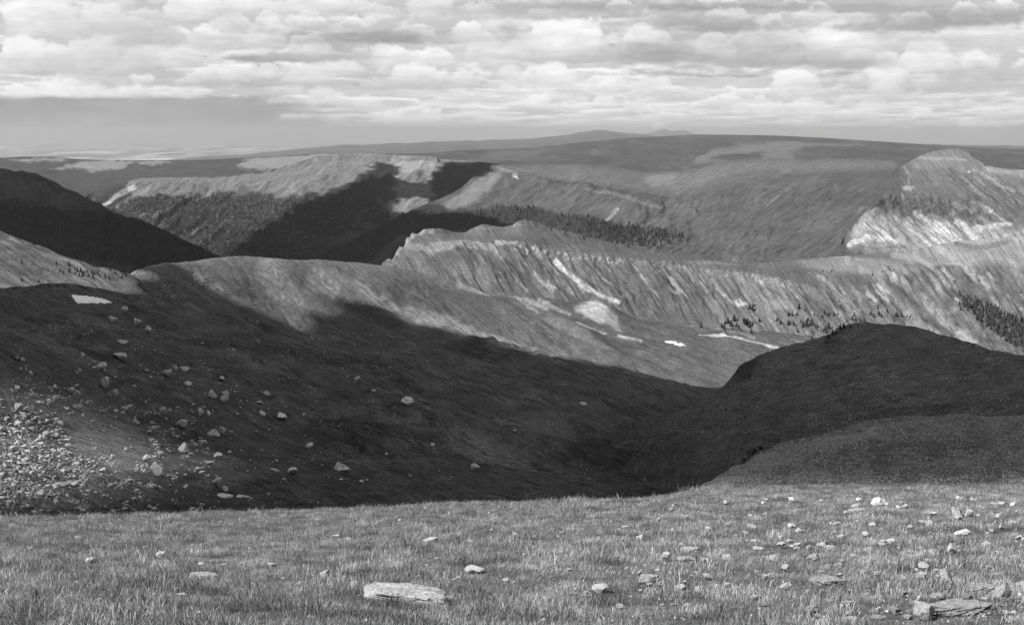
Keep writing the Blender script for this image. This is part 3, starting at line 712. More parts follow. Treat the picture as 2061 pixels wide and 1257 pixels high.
# broad mesa slope in the centre right
def d_mesa(U, V, T, R, X, Y):
    w = sst(T, 0.8, 1.3) * (1 - sst(T, 2.6, 2.95))
    s = 18 * streak(U, V, -1, 0.62, 75, 300, 190, 2) + 8 * streak(U, V, -1, 0.62, 28, 170, 191, 3) + 2.5 * streak(U, V, -1, 0.62, 5, 90, 192, 3)
    led = 13 * np.exp(-(seg_dist(U, V, [(990, 338), (1040, 352), (1120, 366), (1200, 382), (1290, 404), (1400, 432)])[0] / 3.5) ** 2)
    return w * s * sst(U, 950, 1050) * (1 - 0.5 * sst(U, 1500, 1800)) + led + 10 * fbm(X / 260, Y / 260, 5, 195) * (0.3 + 0.7 * w)
def a_mesa(U, V, T, R, X, Y):
    A = 0.045 + 0.009 * fbm(U / 90, V / 30, 5, 201) + 0.012 * streak(U, V, -1, 0.62, 6, 90, 202, 4) * sst(V, 340, 380)
    A = A + 0.05 * sst(streak(U, V, -1, 0.55, 2.6, 110, 203, 3), 0.5, 0.9) * sst(V, 380, 420)
    top = 1 - sst(T, 2.75, 2.95)
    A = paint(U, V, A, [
        ('poly', [(985, 336), (1130, 330), (1250, 338), (1310, 348), (1400, 342), (1460, 326), (1560, 320), (1800, 322), (1800, 340), (1600, 345), (1450, 372), (1360, 390), (1200, 372), (1080, 352), (1000, 345)], 10, 0.070, 0.85),
        ('blob', 1330, 362, 34, 13, -5, 0.10, 0.8), ('blob', 1420, 370, 60, 16, -20, 0.068, 0.6),
        ('poly', [(985, 345), (1010, 350), (990, 380), (950, 410), (905, 425), (890, 412), (930, 388), (960, 362)], 6, 0.10, 0.85),  # left slope turned to the sun, brightened in the albedo
        ('line', [(1003, 342), (1030, 352), (1060, 358), (1100, 364)], 3, 2.5, 0.13, 0.7),
        ('line', [(1033, 355), (1042, 357)], 3, 3, 0.3, 0.9),
        ('line', [(1020, 352), (1110, 365), (1185, 380), (1290, 403), (1340, 418)], 2.2, 2.2, 0.022, 0.8),
        ('line', [(1180, 385), (1240, 396), (1330, 420)], 2.5, 2, 0.12, 0.5),
        ('line', [(1243, 424), (1215, 447), (1190, 468)], 4, 4, 0.19, 0.9),
        ('line', [(1115, 436), (1092, 450)], 3, 3, 0.14, 0.8),
        ('line', [(1275, 448), (1245, 475)], 3, 3, 0.10, 0.8),
        ('line', [(1020, 410), (985, 432)], 3, 2, 0.10, 0.7),
        ('poly', [(700, 460), (860, 405), (900, 420), (960, 420), (1010, 410), (1090, 418), (1120, 430), (1190, 438), (1240, 450), (1310, 458), (1360, 472), (1290, 490), (1200, 482), (1060, 450), (800, 470), (740, 530), (600, 530)], 5, 0.017, 0.85),
        ('line', [(1380, 395), (1470, 360), (1560, 345)], 16, 10, 0.032, 0.5),
        ('line', [(1420, 455), (1560, 395), (1640, 360)], 7, 4, 0.06, 0.5),
        ('line', [(1370, 470), (1480, 440), (1600, 400), (1700, 380)], 22, 26, 0.036, 0.5),
        ('line', [(1630, 455), (1680, 435), (1700, 432)], 3, 3, 0.07, 0.7),
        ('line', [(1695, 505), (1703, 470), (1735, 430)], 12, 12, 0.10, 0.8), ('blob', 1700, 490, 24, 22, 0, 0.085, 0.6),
    ] + chutes(U, V, 50, (1150, 380, 1720, 500), (-1.0, 0.55), 10, 0.05, 0.10, 3.5), 3, 22)
    return A
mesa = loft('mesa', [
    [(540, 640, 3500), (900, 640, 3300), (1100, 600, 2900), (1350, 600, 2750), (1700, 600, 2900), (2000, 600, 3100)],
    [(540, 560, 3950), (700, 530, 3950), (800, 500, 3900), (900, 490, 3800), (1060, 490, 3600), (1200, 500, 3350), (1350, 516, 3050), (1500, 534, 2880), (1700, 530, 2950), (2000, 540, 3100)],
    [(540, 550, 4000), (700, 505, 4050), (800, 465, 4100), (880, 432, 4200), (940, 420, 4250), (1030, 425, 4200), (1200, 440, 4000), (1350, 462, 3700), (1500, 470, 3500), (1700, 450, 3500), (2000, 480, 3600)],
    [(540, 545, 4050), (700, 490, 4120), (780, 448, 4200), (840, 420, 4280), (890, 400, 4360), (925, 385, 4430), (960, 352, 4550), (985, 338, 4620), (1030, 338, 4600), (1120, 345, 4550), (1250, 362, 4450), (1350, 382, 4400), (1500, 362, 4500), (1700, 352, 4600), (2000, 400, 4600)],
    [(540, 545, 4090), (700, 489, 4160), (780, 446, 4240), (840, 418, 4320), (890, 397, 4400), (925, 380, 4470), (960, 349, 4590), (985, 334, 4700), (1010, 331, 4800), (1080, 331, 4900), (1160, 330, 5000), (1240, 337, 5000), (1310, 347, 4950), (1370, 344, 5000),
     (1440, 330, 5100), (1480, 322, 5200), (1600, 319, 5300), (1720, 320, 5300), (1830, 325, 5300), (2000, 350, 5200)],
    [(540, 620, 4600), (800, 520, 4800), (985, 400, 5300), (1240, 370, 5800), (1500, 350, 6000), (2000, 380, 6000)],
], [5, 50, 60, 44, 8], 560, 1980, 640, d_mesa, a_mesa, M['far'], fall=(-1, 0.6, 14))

# dark forested hill on the left
def d_hill(U, V, T, R, X, Y):
    return 16 * fbm(X / 260, Y / 260, 5, 211) * (1 - 0.6 * sst(T, 1.8, 2)) + 7 * streak(U, V, 1, 0.9, 12, 90, 213)
def a_hill(U, V, T, R, X, Y):
    A = 0.050 + 0.012 * fbm(U / 50, V / 25, 4, 215)
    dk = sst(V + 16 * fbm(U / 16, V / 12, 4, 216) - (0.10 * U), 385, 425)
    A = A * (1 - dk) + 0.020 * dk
    return paint(U, V, A, [('blob', 155, 432, 10, 12, 50, 0.05, 0.5), ('blob', 240, 540, 90, 12, 5, 0.045, 0.8), ('line', [(25, 345), (200, 410), (440, 512)], 6, 6, 0.03, 0.5)], 5, 20)
hill = loft('forested_hill', [
    [(-500, 700, 2300), (300, 700, 2300), (600, 700, 2500)],
    [(-500, 560, 2700), (0, 545, 2700), (150, 560, 2650), (300, 560, 2700), (450, 560, 2900), (600, 620, 3000)],
    [(-500, 400, 3700), (-100, 346, 3700), (0, 340, 3650), (40, 343, 3600), (75, 350, 3560), (110, 369, 3500), (145, 386, 3460), (190, 405, 3430), (250, 432, 3400), (300, 449, 3370), (350, 472, 3340), (400, 495, 3320), (440, 512, 3300), (470, 530, 3300), (600, 620, 3300)],
    [(-500, 500, 4400), (0, 430, 4400), (300, 520, 4000), (600, 700, 3800)],
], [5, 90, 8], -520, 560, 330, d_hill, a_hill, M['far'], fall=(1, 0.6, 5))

# long ridge with forested flank left of centre
def d_long(U, V, T, R, X, Y):
    w = sst(T, 0.5, 1.2) * (1 - sst(T, 2.5, 2.95))
    led = 26 * np.exp(-(seg_dist(U, V, [(640, 322), (730, 316), (880, 325)])[0] / 3) ** 2)
    return w * (14 * streak(U, V, -1, 0.72, 34, 200, 221, 3) + 3 * streak(U, V, -1, 0.72, 7, 100, 222, 3)) + led + 14 * fbm(X / 350, Y / 350, 5, 225) * (0.3 + 0.7 * w)
def a_long(U, V, T, R, X, Y):
    A = 0.024 + 0.007 * fbm(U / 50, V / 25, 5, 231) + 0.008 * streak(U, V, -1, 0.72, 5, 60, 232, 4)
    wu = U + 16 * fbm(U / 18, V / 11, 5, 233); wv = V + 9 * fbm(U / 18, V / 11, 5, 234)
    paler = polymask(wu, wv, [(250, 362), (330, 352), (450, 352), (540, 345), (600, 325), (640, 300), (900, 300), (1000, 320), (900, 330), (860, 365), (880, 390), (830, 440), (780, 440), (800, 400), (790, 350), (740, 355),
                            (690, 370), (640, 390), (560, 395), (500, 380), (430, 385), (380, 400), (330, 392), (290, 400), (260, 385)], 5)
    A = A * (1 - paler) + paler * (0.088 + 0.022 * streak(U, V, -1, 0.72, 5, 60, 235, 4) + 0.015 * fbm(U / 8, V / 5, 3, 236))  # sunlit top of the ridge painted brighter than the forested flank
    tr = sst(fbm(U / 7, V / 6, 3, 237), 0.35, 0.5) * sst(V, 380, 400)
    A = A * (1 - tr) + tr * 0.055
    return paint(U, V, A, [
        ('line', [(270, 380), (240, 395), (212, 410)], 6, 6, 0.32, 0.9),
        ('line', [(300, 378), (275, 392), (235, 418)], 5, 4, 0.14, 0.7),
        ('line', [(355, 405), (330, 425), (310, 440)], 7, 4, 0.11, 0.9),
        ('line', [(400, 455), (385, 468)], 3, 3, 0.10, 0.8),
        ('line', [(295, 430), (280, 438)], 3, 3, 0.10, 0.8),
        ('blob', 210, 382, 60, 20, 20, 0.028, 0.5),
        ('line', [(625, 325), (560, 345)], 6, 4, 0.035, 0.6),
        ('poly', [(790, 322), (880, 325), (870, 345), (800, 352)], 4, 0.15, 0.75),  # sunlit gap in the cloud shadow, brightened in the albedo as well
        ('line', [(640, 314), (740, 312), (880, 321)], 3, 3, 0.15, 0.7),
        ('line', [(800, 324), (890, 326)], 1.6, 1.6, 0.05, 0.7),
        ('blob', 820, 408, 32, 8, -30, 0.11, 0.7), ('blob', 490, 385, 26, 6, -20, 0.075, 0.6),  # first blob: sunlit patch of the canyon, brightened in colour
        ('line', [(760, 380), (720, 400), (690, 410)], 14, 10, 0.03, 0.6),
        ('blob', 490, 510, 22, 6, 0, 0.05, 0.7),
        ('blob', 740, 452, 30, 10, 20, 0.05, 0.7), ('blob', 690, 480, 36, 8, -25, 0.045, 0.6), ('line', [(760, 405), (800, 425), (840, 420)], 8, 5, 0.06, 0.6), ('line', [(600, 500), (700, 470), (800, 462)], 6, 4, 0.045, 0.6),
    ], 4, 16)
long_ = loft('long_ridge', [
    [(100, 640, 3600), (400, 640, 3600), (700, 640, 3900), (1200, 600, 4200)],
    [(100, 500, 4000), (250, 500, 4000), (400, 520, 3900), (450, 528, 3900), (600, 545, 4100), (750, 510, 4500), (900, 470, 5000), (1200, 440, 5300)],
    [(100, 400, 5000), (200, 400, 4900), (300, 400, 4900), (400, 420, 4900), (500, 430, 4900), (600, 420, 5000), (700, 410, 5200), (800, 400, 5500), (900, 385, 5800), (1200, 370, 6200)],
    [(100, 400, 5200), (150, 395, 5250), (195, 385, 5300), (240, 370, 5350), (290, 359, 5500), (380, 357, 5700), (450, 357, 5800), (500, 350, 6000), (560, 340, 6300), (600, 327, 6600), (640, 315, 6900), (680, 311, 7000), (740, 311, 7000), (800, 315, 7000), (880, 320, 7000), (940, 324, 7000), (1000, 330, 7000), (1200, 336, 7200)],
    [(100, 420, 5600), (380, 385, 6500), (640, 340, 7800), (880, 340, 8000), (1200, 350, 8000)],
    [(100, 500, 6500), (640, 380, 9000), (1200, 380, 9000)],
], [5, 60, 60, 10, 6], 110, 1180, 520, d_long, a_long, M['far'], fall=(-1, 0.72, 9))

# benches beyond: meadows fringed with forest
def d_bench(U, V, T, R, X, Y):
    return 18 * fbm(X / 700, Y / 700, 5, 241) * (1 - 0.7 * sst(T, 1.7, 2))
def a_bench(U, V, T, R, X, Y):
    A = 0.034 + 0.006 * fbm(U / 30, V / 10, 4, 243)
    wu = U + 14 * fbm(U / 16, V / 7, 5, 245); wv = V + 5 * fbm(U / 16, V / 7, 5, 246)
    paler = polymask(wu, wv, [(20, 319), (120, 317), (140, 325), (60, 327)], 2.5) + polymask(wu, wv, [(100, 341), (150, 330), (190, 322), (270, 324), (250, 338), (190, 345), (150, 338)], 2.5) \
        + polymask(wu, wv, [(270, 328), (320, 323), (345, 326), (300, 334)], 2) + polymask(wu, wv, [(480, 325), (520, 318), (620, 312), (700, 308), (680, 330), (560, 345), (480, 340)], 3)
    A = A * (1 - np.clip(paler, 0, 1)) + np.clip(paler, 0, 1) * 0.105  # open meadows, lighter in colour than the forest around them
    fr = sst(T, 1.9, 1.97) * sst(fbm(U / 40, U * 0, 3, 248), 0.0, 0.2)
    return A * (1 - fr) + fr * 0.02
bench = loft('forest_bench', [
    [(-500, 520, 5200), (300, 520, 5200), (900, 420, 7200)],
    [(-500, 400, 6800), (0, 380, 7000), (300, 385, 7000), (500, 370, 7300), (900, 345, 8200)],
    [(-500, 320, 9500), (0, 318, 9500), (60, 315, 9600), (110, 316, 9600), (150, 320, 9500), (240, 323, 9500), (340, 322, 9500), (400, 322, 9500), (470, 319, 9600), (520, 316, 9700), (600, 312, 9800), (640, 309, 9800), (750, 309, 10000), (900, 312, 10000)],
    [(-500, 350, 12000), (300, 350, 12000), (900, 340, 13000)],
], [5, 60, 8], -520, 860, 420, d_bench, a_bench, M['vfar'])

# wide dark plateau on the skyline to the right
def d_plat(U, V, T, R, X, Y):
    return 60 * fbm(X / 1500, Y / 1500, 5, 251) * (1 - 0.85 * sst(T, 1.6, 2))
def a_plat(U, V, T, R, X, Y):
    A = 0.032 + 0.010 * fbm(U / 70, V / 8, 5, 253) + 0.012 * sst(fbm(U / 30, V / 5, 4, 256), 0.2, 0.6)
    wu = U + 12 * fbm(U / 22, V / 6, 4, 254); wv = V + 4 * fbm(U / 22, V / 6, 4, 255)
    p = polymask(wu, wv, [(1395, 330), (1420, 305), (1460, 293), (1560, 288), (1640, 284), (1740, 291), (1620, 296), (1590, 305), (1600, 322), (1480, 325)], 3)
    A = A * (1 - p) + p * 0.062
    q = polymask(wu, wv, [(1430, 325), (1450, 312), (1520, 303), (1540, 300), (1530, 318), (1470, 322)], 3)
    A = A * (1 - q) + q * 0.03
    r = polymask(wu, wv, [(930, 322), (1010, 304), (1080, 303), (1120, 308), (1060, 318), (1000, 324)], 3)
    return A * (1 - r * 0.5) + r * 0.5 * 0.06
plat = loft('plateau', [
    [(760, 420, 7000), (1500, 420, 7000), (2600, 420, 7000)],
    [(760, 335, 9500), (1000, 335, 9000), (1300, 355, 8500), (1500, 335, 8500), (2061, 350, 8500), (2600, 350, 8500)],
    [(760, 318, 12000), (860, 308, 13000), (930, 303, 13500), (1050, 299, 14000), (1130, 291, 14000), (1200, 283, 14000), (1300, 275, 14500), (1400, 271, 15000), (1540, 273, 15000), (1660, 278, 15000), (1800, 287, 15000), (1900, 294, 15000),
     (1980, 299, 15000), (2061, 302, 15000), (2300, 312, 15000), (2600, 318, 15000)],
    [(760, 330, 18000), (1500, 290, 20000), (2600, 340, 20000)],
], [5, 50, 6], 780, 2560, 560, d_plat, a_plat, M['vfar'])

# faint hills at the horizon
def d_dist(U, V, T, R, X, Y):
    return (90 * fbm(X / 3500, Y / 3500, 5, 261) + 30 * fbm(X / 900, Y / 900, 3, 263)) * sst(T, 0.4, 1.2)
def a_dist(U, V, T, R, X, Y):
    return 0.035 + 0.012 * fbm(U / 40, V / 6, 4, 265)
far_h = loft('distant_hills', [
    [(-600, 340, 24000), (2200, 330, 24000)],
    [(-600, 345, 30000), (300, 335, 30000), (700, 308, 30000), (1000, 296, 30000), (1300, 290, 30000), (2200, 300, 30000)],
    [(-600, 345, 40000), (200, 335, 40000), (420, 316, 40000), (560, 304, 40000), (640, 297, 40000), (700, 291, 40000), (850, 287, 40000), (960, 284, 40000), (1050, 279, 40000), (1110, 274, 40000), (1180, 265, 40000), (1215, 264, 40000), (1250, 269, 40000),
     (1290, 273, 40000), (1400, 282, 40000), (2200, 310, 40000)],
    [(-600, 340, 48000), (2200, 330, 48000)],
], [4, 30, 5], -560, 2180, 620, d_dist, a_dist, M['vfar'])
far_p = loft('distant_peaks', [
    [(1100, 300, 60000), (1700, 300, 60000)],
    [(1100, 285, 66000), (1280, 272, 66000), (1310, 267, 66000), (1335, 260, 66000), (1352, 264, 66000), (1375, 262, 66000), (1400, 270, 66000), (1500, 276, 66000), (1700, 286, 66000)],
    [(1100, 310, 75000), (1700, 310, 75000)],
], [14, 5], 1110, 1690, 160, d_dist, a_dist, M['vfar'])

# the plain that carries everything, out to the horizon
def plain():
    rr = np.concatenate([np.linspace(200, 9000, 20, endpoint=False), np.geomspace(9000, 110000, 130)])
    aa = np.radians(np.concatenate([np.linspace(-180, -32, 60, endpoint=False), np.linspace(-32, 32, 520), np.linspace(33, 180, 60)]))
    R, A = np.meshgrid(rr, aa, indexing='ij')
    X, Y = R * np.sin(A), R * np.cos(A)
    Z = -760 - 420 * sst(R, 8000, 60000) + 60 * fbm(X / 5000, Y / 5000, 4, 271) * sst(R, 9000, 15000) * (1 - sst(R, 70000, 100000))
    alb = 0.15 + 0.24 * fbm(X / 2200, Y / 5000, 5, 273) + 0.02 * fbm(X / 600, Y / 600, 3, 274)
    alb = np.where(sst(fbm(X / 1800, Y / 5000, 4, 275), 0.1, 0.25) > 0.5, alb * 0.4, alb)
    co = np.stack([X, Y, Z], -1).reshape(-1, 3)
    me = mesh_np('plain', co, grid_faces(len(rr), len(aa)), M['vfar'], True, {'alb': np.clip(alb, 0.01, 0.3)})
    add('plain', me, kind='structure')
    # slab under the camera's own hill, so that the ground has no hole
plain()
def ground_sheet():
    rr = np.array([0, 400, 1500, 6000.0]); aa = np.radians(np.linspace(-180, 180, 73))
    R, A = np.meshgrid(rr, aa, indexing='ij')
    Z = np.interp(R, [0, 400, 1500, 6000], [-640, -650, -700, -765])
    co = np.stack([R * np.sin(A), R * np.cos(A), Z], -1).reshape(-1, 3)
    add('ground', mesh_np('ground', co, grid_faces(4, 73), M['vfar'], True, {'alb': np.full(co.shape[0], 0.045)}), kind='structure')
ground_sheet()
# ------------------------------------------------------------------ sight lines onto the land (for placing things on it)
_vs, _fs, _key, off = [], [], [], 0
NAMES = list(LAYERS)
for kx, nm in enumerate(NAMES):
    co, fc, _ = LAYERS[nm]
    _vs.append(co); _fs.append(fc + off); _key.append(np.full(len(fc), kx)); off += len(co)
_V = np.concatenate(_vs); _F = np.concatenate(_fs); _K = np.concatenate(_key)
BVH = BVHTree.FromPolygons(_V.tolist(), _F.tolist())
def hit(u, v):
    p = point(u, v, 1.0)
    loc, nor, idx, dist = BVH.ray_cast(Vector((0, 0, 0)), Vector(p).normalized())
    if loc is None: return None
    return loc, nor, NAMES[_K[idx]], dist
def down(x, y, z=600):
    loc, nor, idx, dist = BVH.ray_cast(Vector((x, y, z)), Vector((0, 0, -1)))
    return (loc, nor, NAMES[_K[idx]]) if loc is not None else None

# ------------------------------------------------------------------ clouds overhead, whose shadows lie on the land
SH_A = [(-900, 1300), (-900, 560), (-300, 566), (25, 575), (120, 570), (200, 581), (250, 590), (300, 572), (350, 572), (400, 578), (450, 586), (500, 596), (535, 612), (560, 632), (590, 656), (628, 664),
        (640, 640), (655, 606), (700, 594), (750, 610), (800, 634), (835, 655), (880, 664), (930, 667), (1000, 692), (1060, 706), (1110, 716), (1180, 716), (1250, 740), (1350, 765), (1455, 782), (1600, 700), (2900, 700), (2900, 1300)]
SH_C = [(446, 524), (490, 474), (560, 440), (610, 405), (680, 385), (730, 352), (765, 325), (792, 328), (800, 360), (850, 372), (872, 345), (900, 325), (1010, 330), (960, 358), (905, 395), (880, 410), (850, 395), (790, 400),
        (790, 430), (830, 432), (900, 425), (1010, 440), (1040, 470), (800, 540), (600, 560), (450, 545)]
CLOUD_H = 2300.0
SH_GAP = [(-900, 560), (-300, 740), (-100, 800), (60, 822), (180, 826), (285, 850), (345, 905), (250, 955), (130, 960), (90, 995), (-900, 1010)]
def shaded(u, v, key):
    if key in ('meadow',): return 0.0
    if key in ('rocky_hill', 'dark_hill', 'forested_hill'): return 1.0
    if key in ('forest_bench', 'plateau', 'distant_hills', 'distant_peaks', 'cliff_peak', 'valley_floor'): return 0.0
    U = np.array([u]); V = np.array([v])
    if key == 'valley' and inside(U, V, SH_GAP)[0]: return 0.0
    if key in ('valley', 'spur'):
        return float(inside(U, V, SH_A)[0])
    if key == 'left': return float(v > 576)
    if key in ('long_ridge', 'mesa'):
        return float(inside(U, V, SH_C)[0]) * 0.97
    return 0.0
def cloud_votes():
    pts = []
    for v in np.concatenate([np.arange(306, 1000, 6), np.arange(1000, 1250, 14)]):
        for u in np.arange(-260, 2330, 13 if v < 560 else (9 if v > 800 else 11)):
            h = hit(u, v)
            if h is None: continue
            s = shaded(u, v, h[2])
            P = h[0]; k = (CLOUD_H - P.z) / SUN[2]
            pts.append((P.x + SUN[0] * k, P.y + SUN[1] * k, s))
    for a in np.radians(np.arange(-180, 181, 12)):          # sunlit ground round the viewpoint
        for r in (4, 12, 22, 34, 44):
            if abs(a) > 2.0 and r > 22: continue
            k = (CLOUD_H + 3) / SUN[2]
            pts.append((r * math.sin(a) + SUN[0] * k, r * math.cos(a) + SUN[1] * k, 0.0))
    return np.array(pts)
def make_clouds():
    P = cloud_votes()
    kd = KDTree(len(P))
    for i, p in enumerate(P): kd.insert((p[0], p[1], 0), i)
    kd.balance()
    grids = [('near', -2800, -900, -500, 1300, 8.0), ('mid', -5200, 1500, 1300, 7600, 45.0)]
    k0 = CLOUD_H / SUN[2]; ox, oy = SUN[0] * k0, SUN[1] * k0
    mat = bpy.data.materials.new('cloud_white'); mat.use_nodes = True
    g = NT(mat.node_tree)
    d = g.n('ShaderNodeBsdfDiffuse', i_Color=(0.85, 0.85, 0.85, 1)); t = g.n('ShaderNodeBsdfTranslucent', i_Color=(0.8, 0.8, 0.8, 1))
    mx = g.n('ShaderNodeMixShader', i_0=0.10); g.l(d.outputs[0], mx.inputs[1]); g.l(t.outputs[0], mx.inputs[2])
    o = g.n('ShaderNodeOutputMaterial'); g.l(mx.outputs[0], o.inputs[0])
    for nm, x0, x1, y0, y1, st in grids:
        if nm == 'near': x0, x1, y0, y1 = ox - 420, ox + 900, oy - 130, oy + 1300
        else: x0, x1, y0, y1 = ox - 4200, ox + 3600, oy - 200, oy + 8600
        xs = np.arange(x0, x1 + st, st); ys = np.arange(y0, y1 + st, st)
        m = np.zeros((len(ys), len(xs)))
        for j, y in enumerate(ys):
            for i, x in enumerate(xs):
                if nm == 'mid' and ox - 420 + 6 < x < ox + 900 - 6 and oy - 130 + 6 < y < oy + 1300 - 6: continue
                s = w = 0.0
                r0 = None
                for co, idx, dist in kd.find_n((x, y, 0), 5):
                    if r0 is None:
                        r0 = dist
                        if r0 > (160 if nm == 'near' else 260): break
                    ww = 1.0 / (dist + 0.3 * r0 + 3.0) ** 2
                    s += ww * P[idx, 2]; w += ww
                m[j, i] = s / w if w else 0.0
        for _ in range(1 if nm == 'near' else 1):
            q = np.pad(m, 1, mode='edge'); m = (q[1:-1, 1:-1] * 4 + q[:-2, 1:-1] + q[2:, 1:-1] + q[1:-1, :-2] + q[1:-1, 2:]) / 8
        X, Y = np.meshgrid(xs, ys)
        m = m + (0.22 if nm == 'mid' else 0.12) * fbm(X / 90, Y / 90, 5, 301) * (1 - sst(np.hypot(X - ox, Y - oy), 60, 20)) * (1 if nm == 'mid' else sst(np.hypot(X - ox, Y - oy), 60, 200))
        th = sst(m, 0.5, 1.0)
        mb = np.clip(m, 0, 1)
        for _ in range(80 if nm == 'near' else 6):
            q = np.pad(mb, 1, mode='edge'); mb = (q[1:-1, 1:-1] + q[:-2, 1:-1] + q[2:, 1:-1] + q[1:-1, :-2] + q[1:-1, 2:]) / 5
        top = CLOUD_H + 5 + (200 * sst(mb, 0.86, 1.0)) * th * (0.7 + 0.5 * fbm(X / 200, Y / 200, 4, 305))
        bot = CLOUD_H - 4 * th + 10 * th * fbm(X / 160, Y / 160, 3, 307)
        fc = grid_faces(len(ys), len(xs))
        keep = (m.ravel()[fc].mean(1) > 0.5); fc = fc[keep]
        if not len(fc): continue
        n = X.size
        co = np.concatenate([np.stack([X, Y, bot], -1).reshape(-1, 3), np.stack([X, Y, top], -1).reshape(-1, 3)])
        # side walls
        e = np.concatenate([fc[:, [0, 1]], fc[:, [1, 2]], fc[:, [2, 3]], fc[:, [3, 0]]])
        key = np.sort(e, 1); key = key[:, 0] * n + key[:, 1]
        uq, inv, cnt = np.unique(key, return_inverse=True, return_counts=True)
        b = e[cnt[inv] == 1]
        walls = np.stack([b[:, 0], b[:, 1], b[:, 1] + n, b[:, 0] + n], -1)
        allf = np.concatenate([fc[:, ::-1], fc + n, walls])
        used = np.unique(allf); rm = np.zeros(2 * n, int); rm[used] = np.arange(len(used))
        add('cloud', mesh_np('cloud', co[used], rm[allf], mat, True), kind='stuff')
make_clouds()

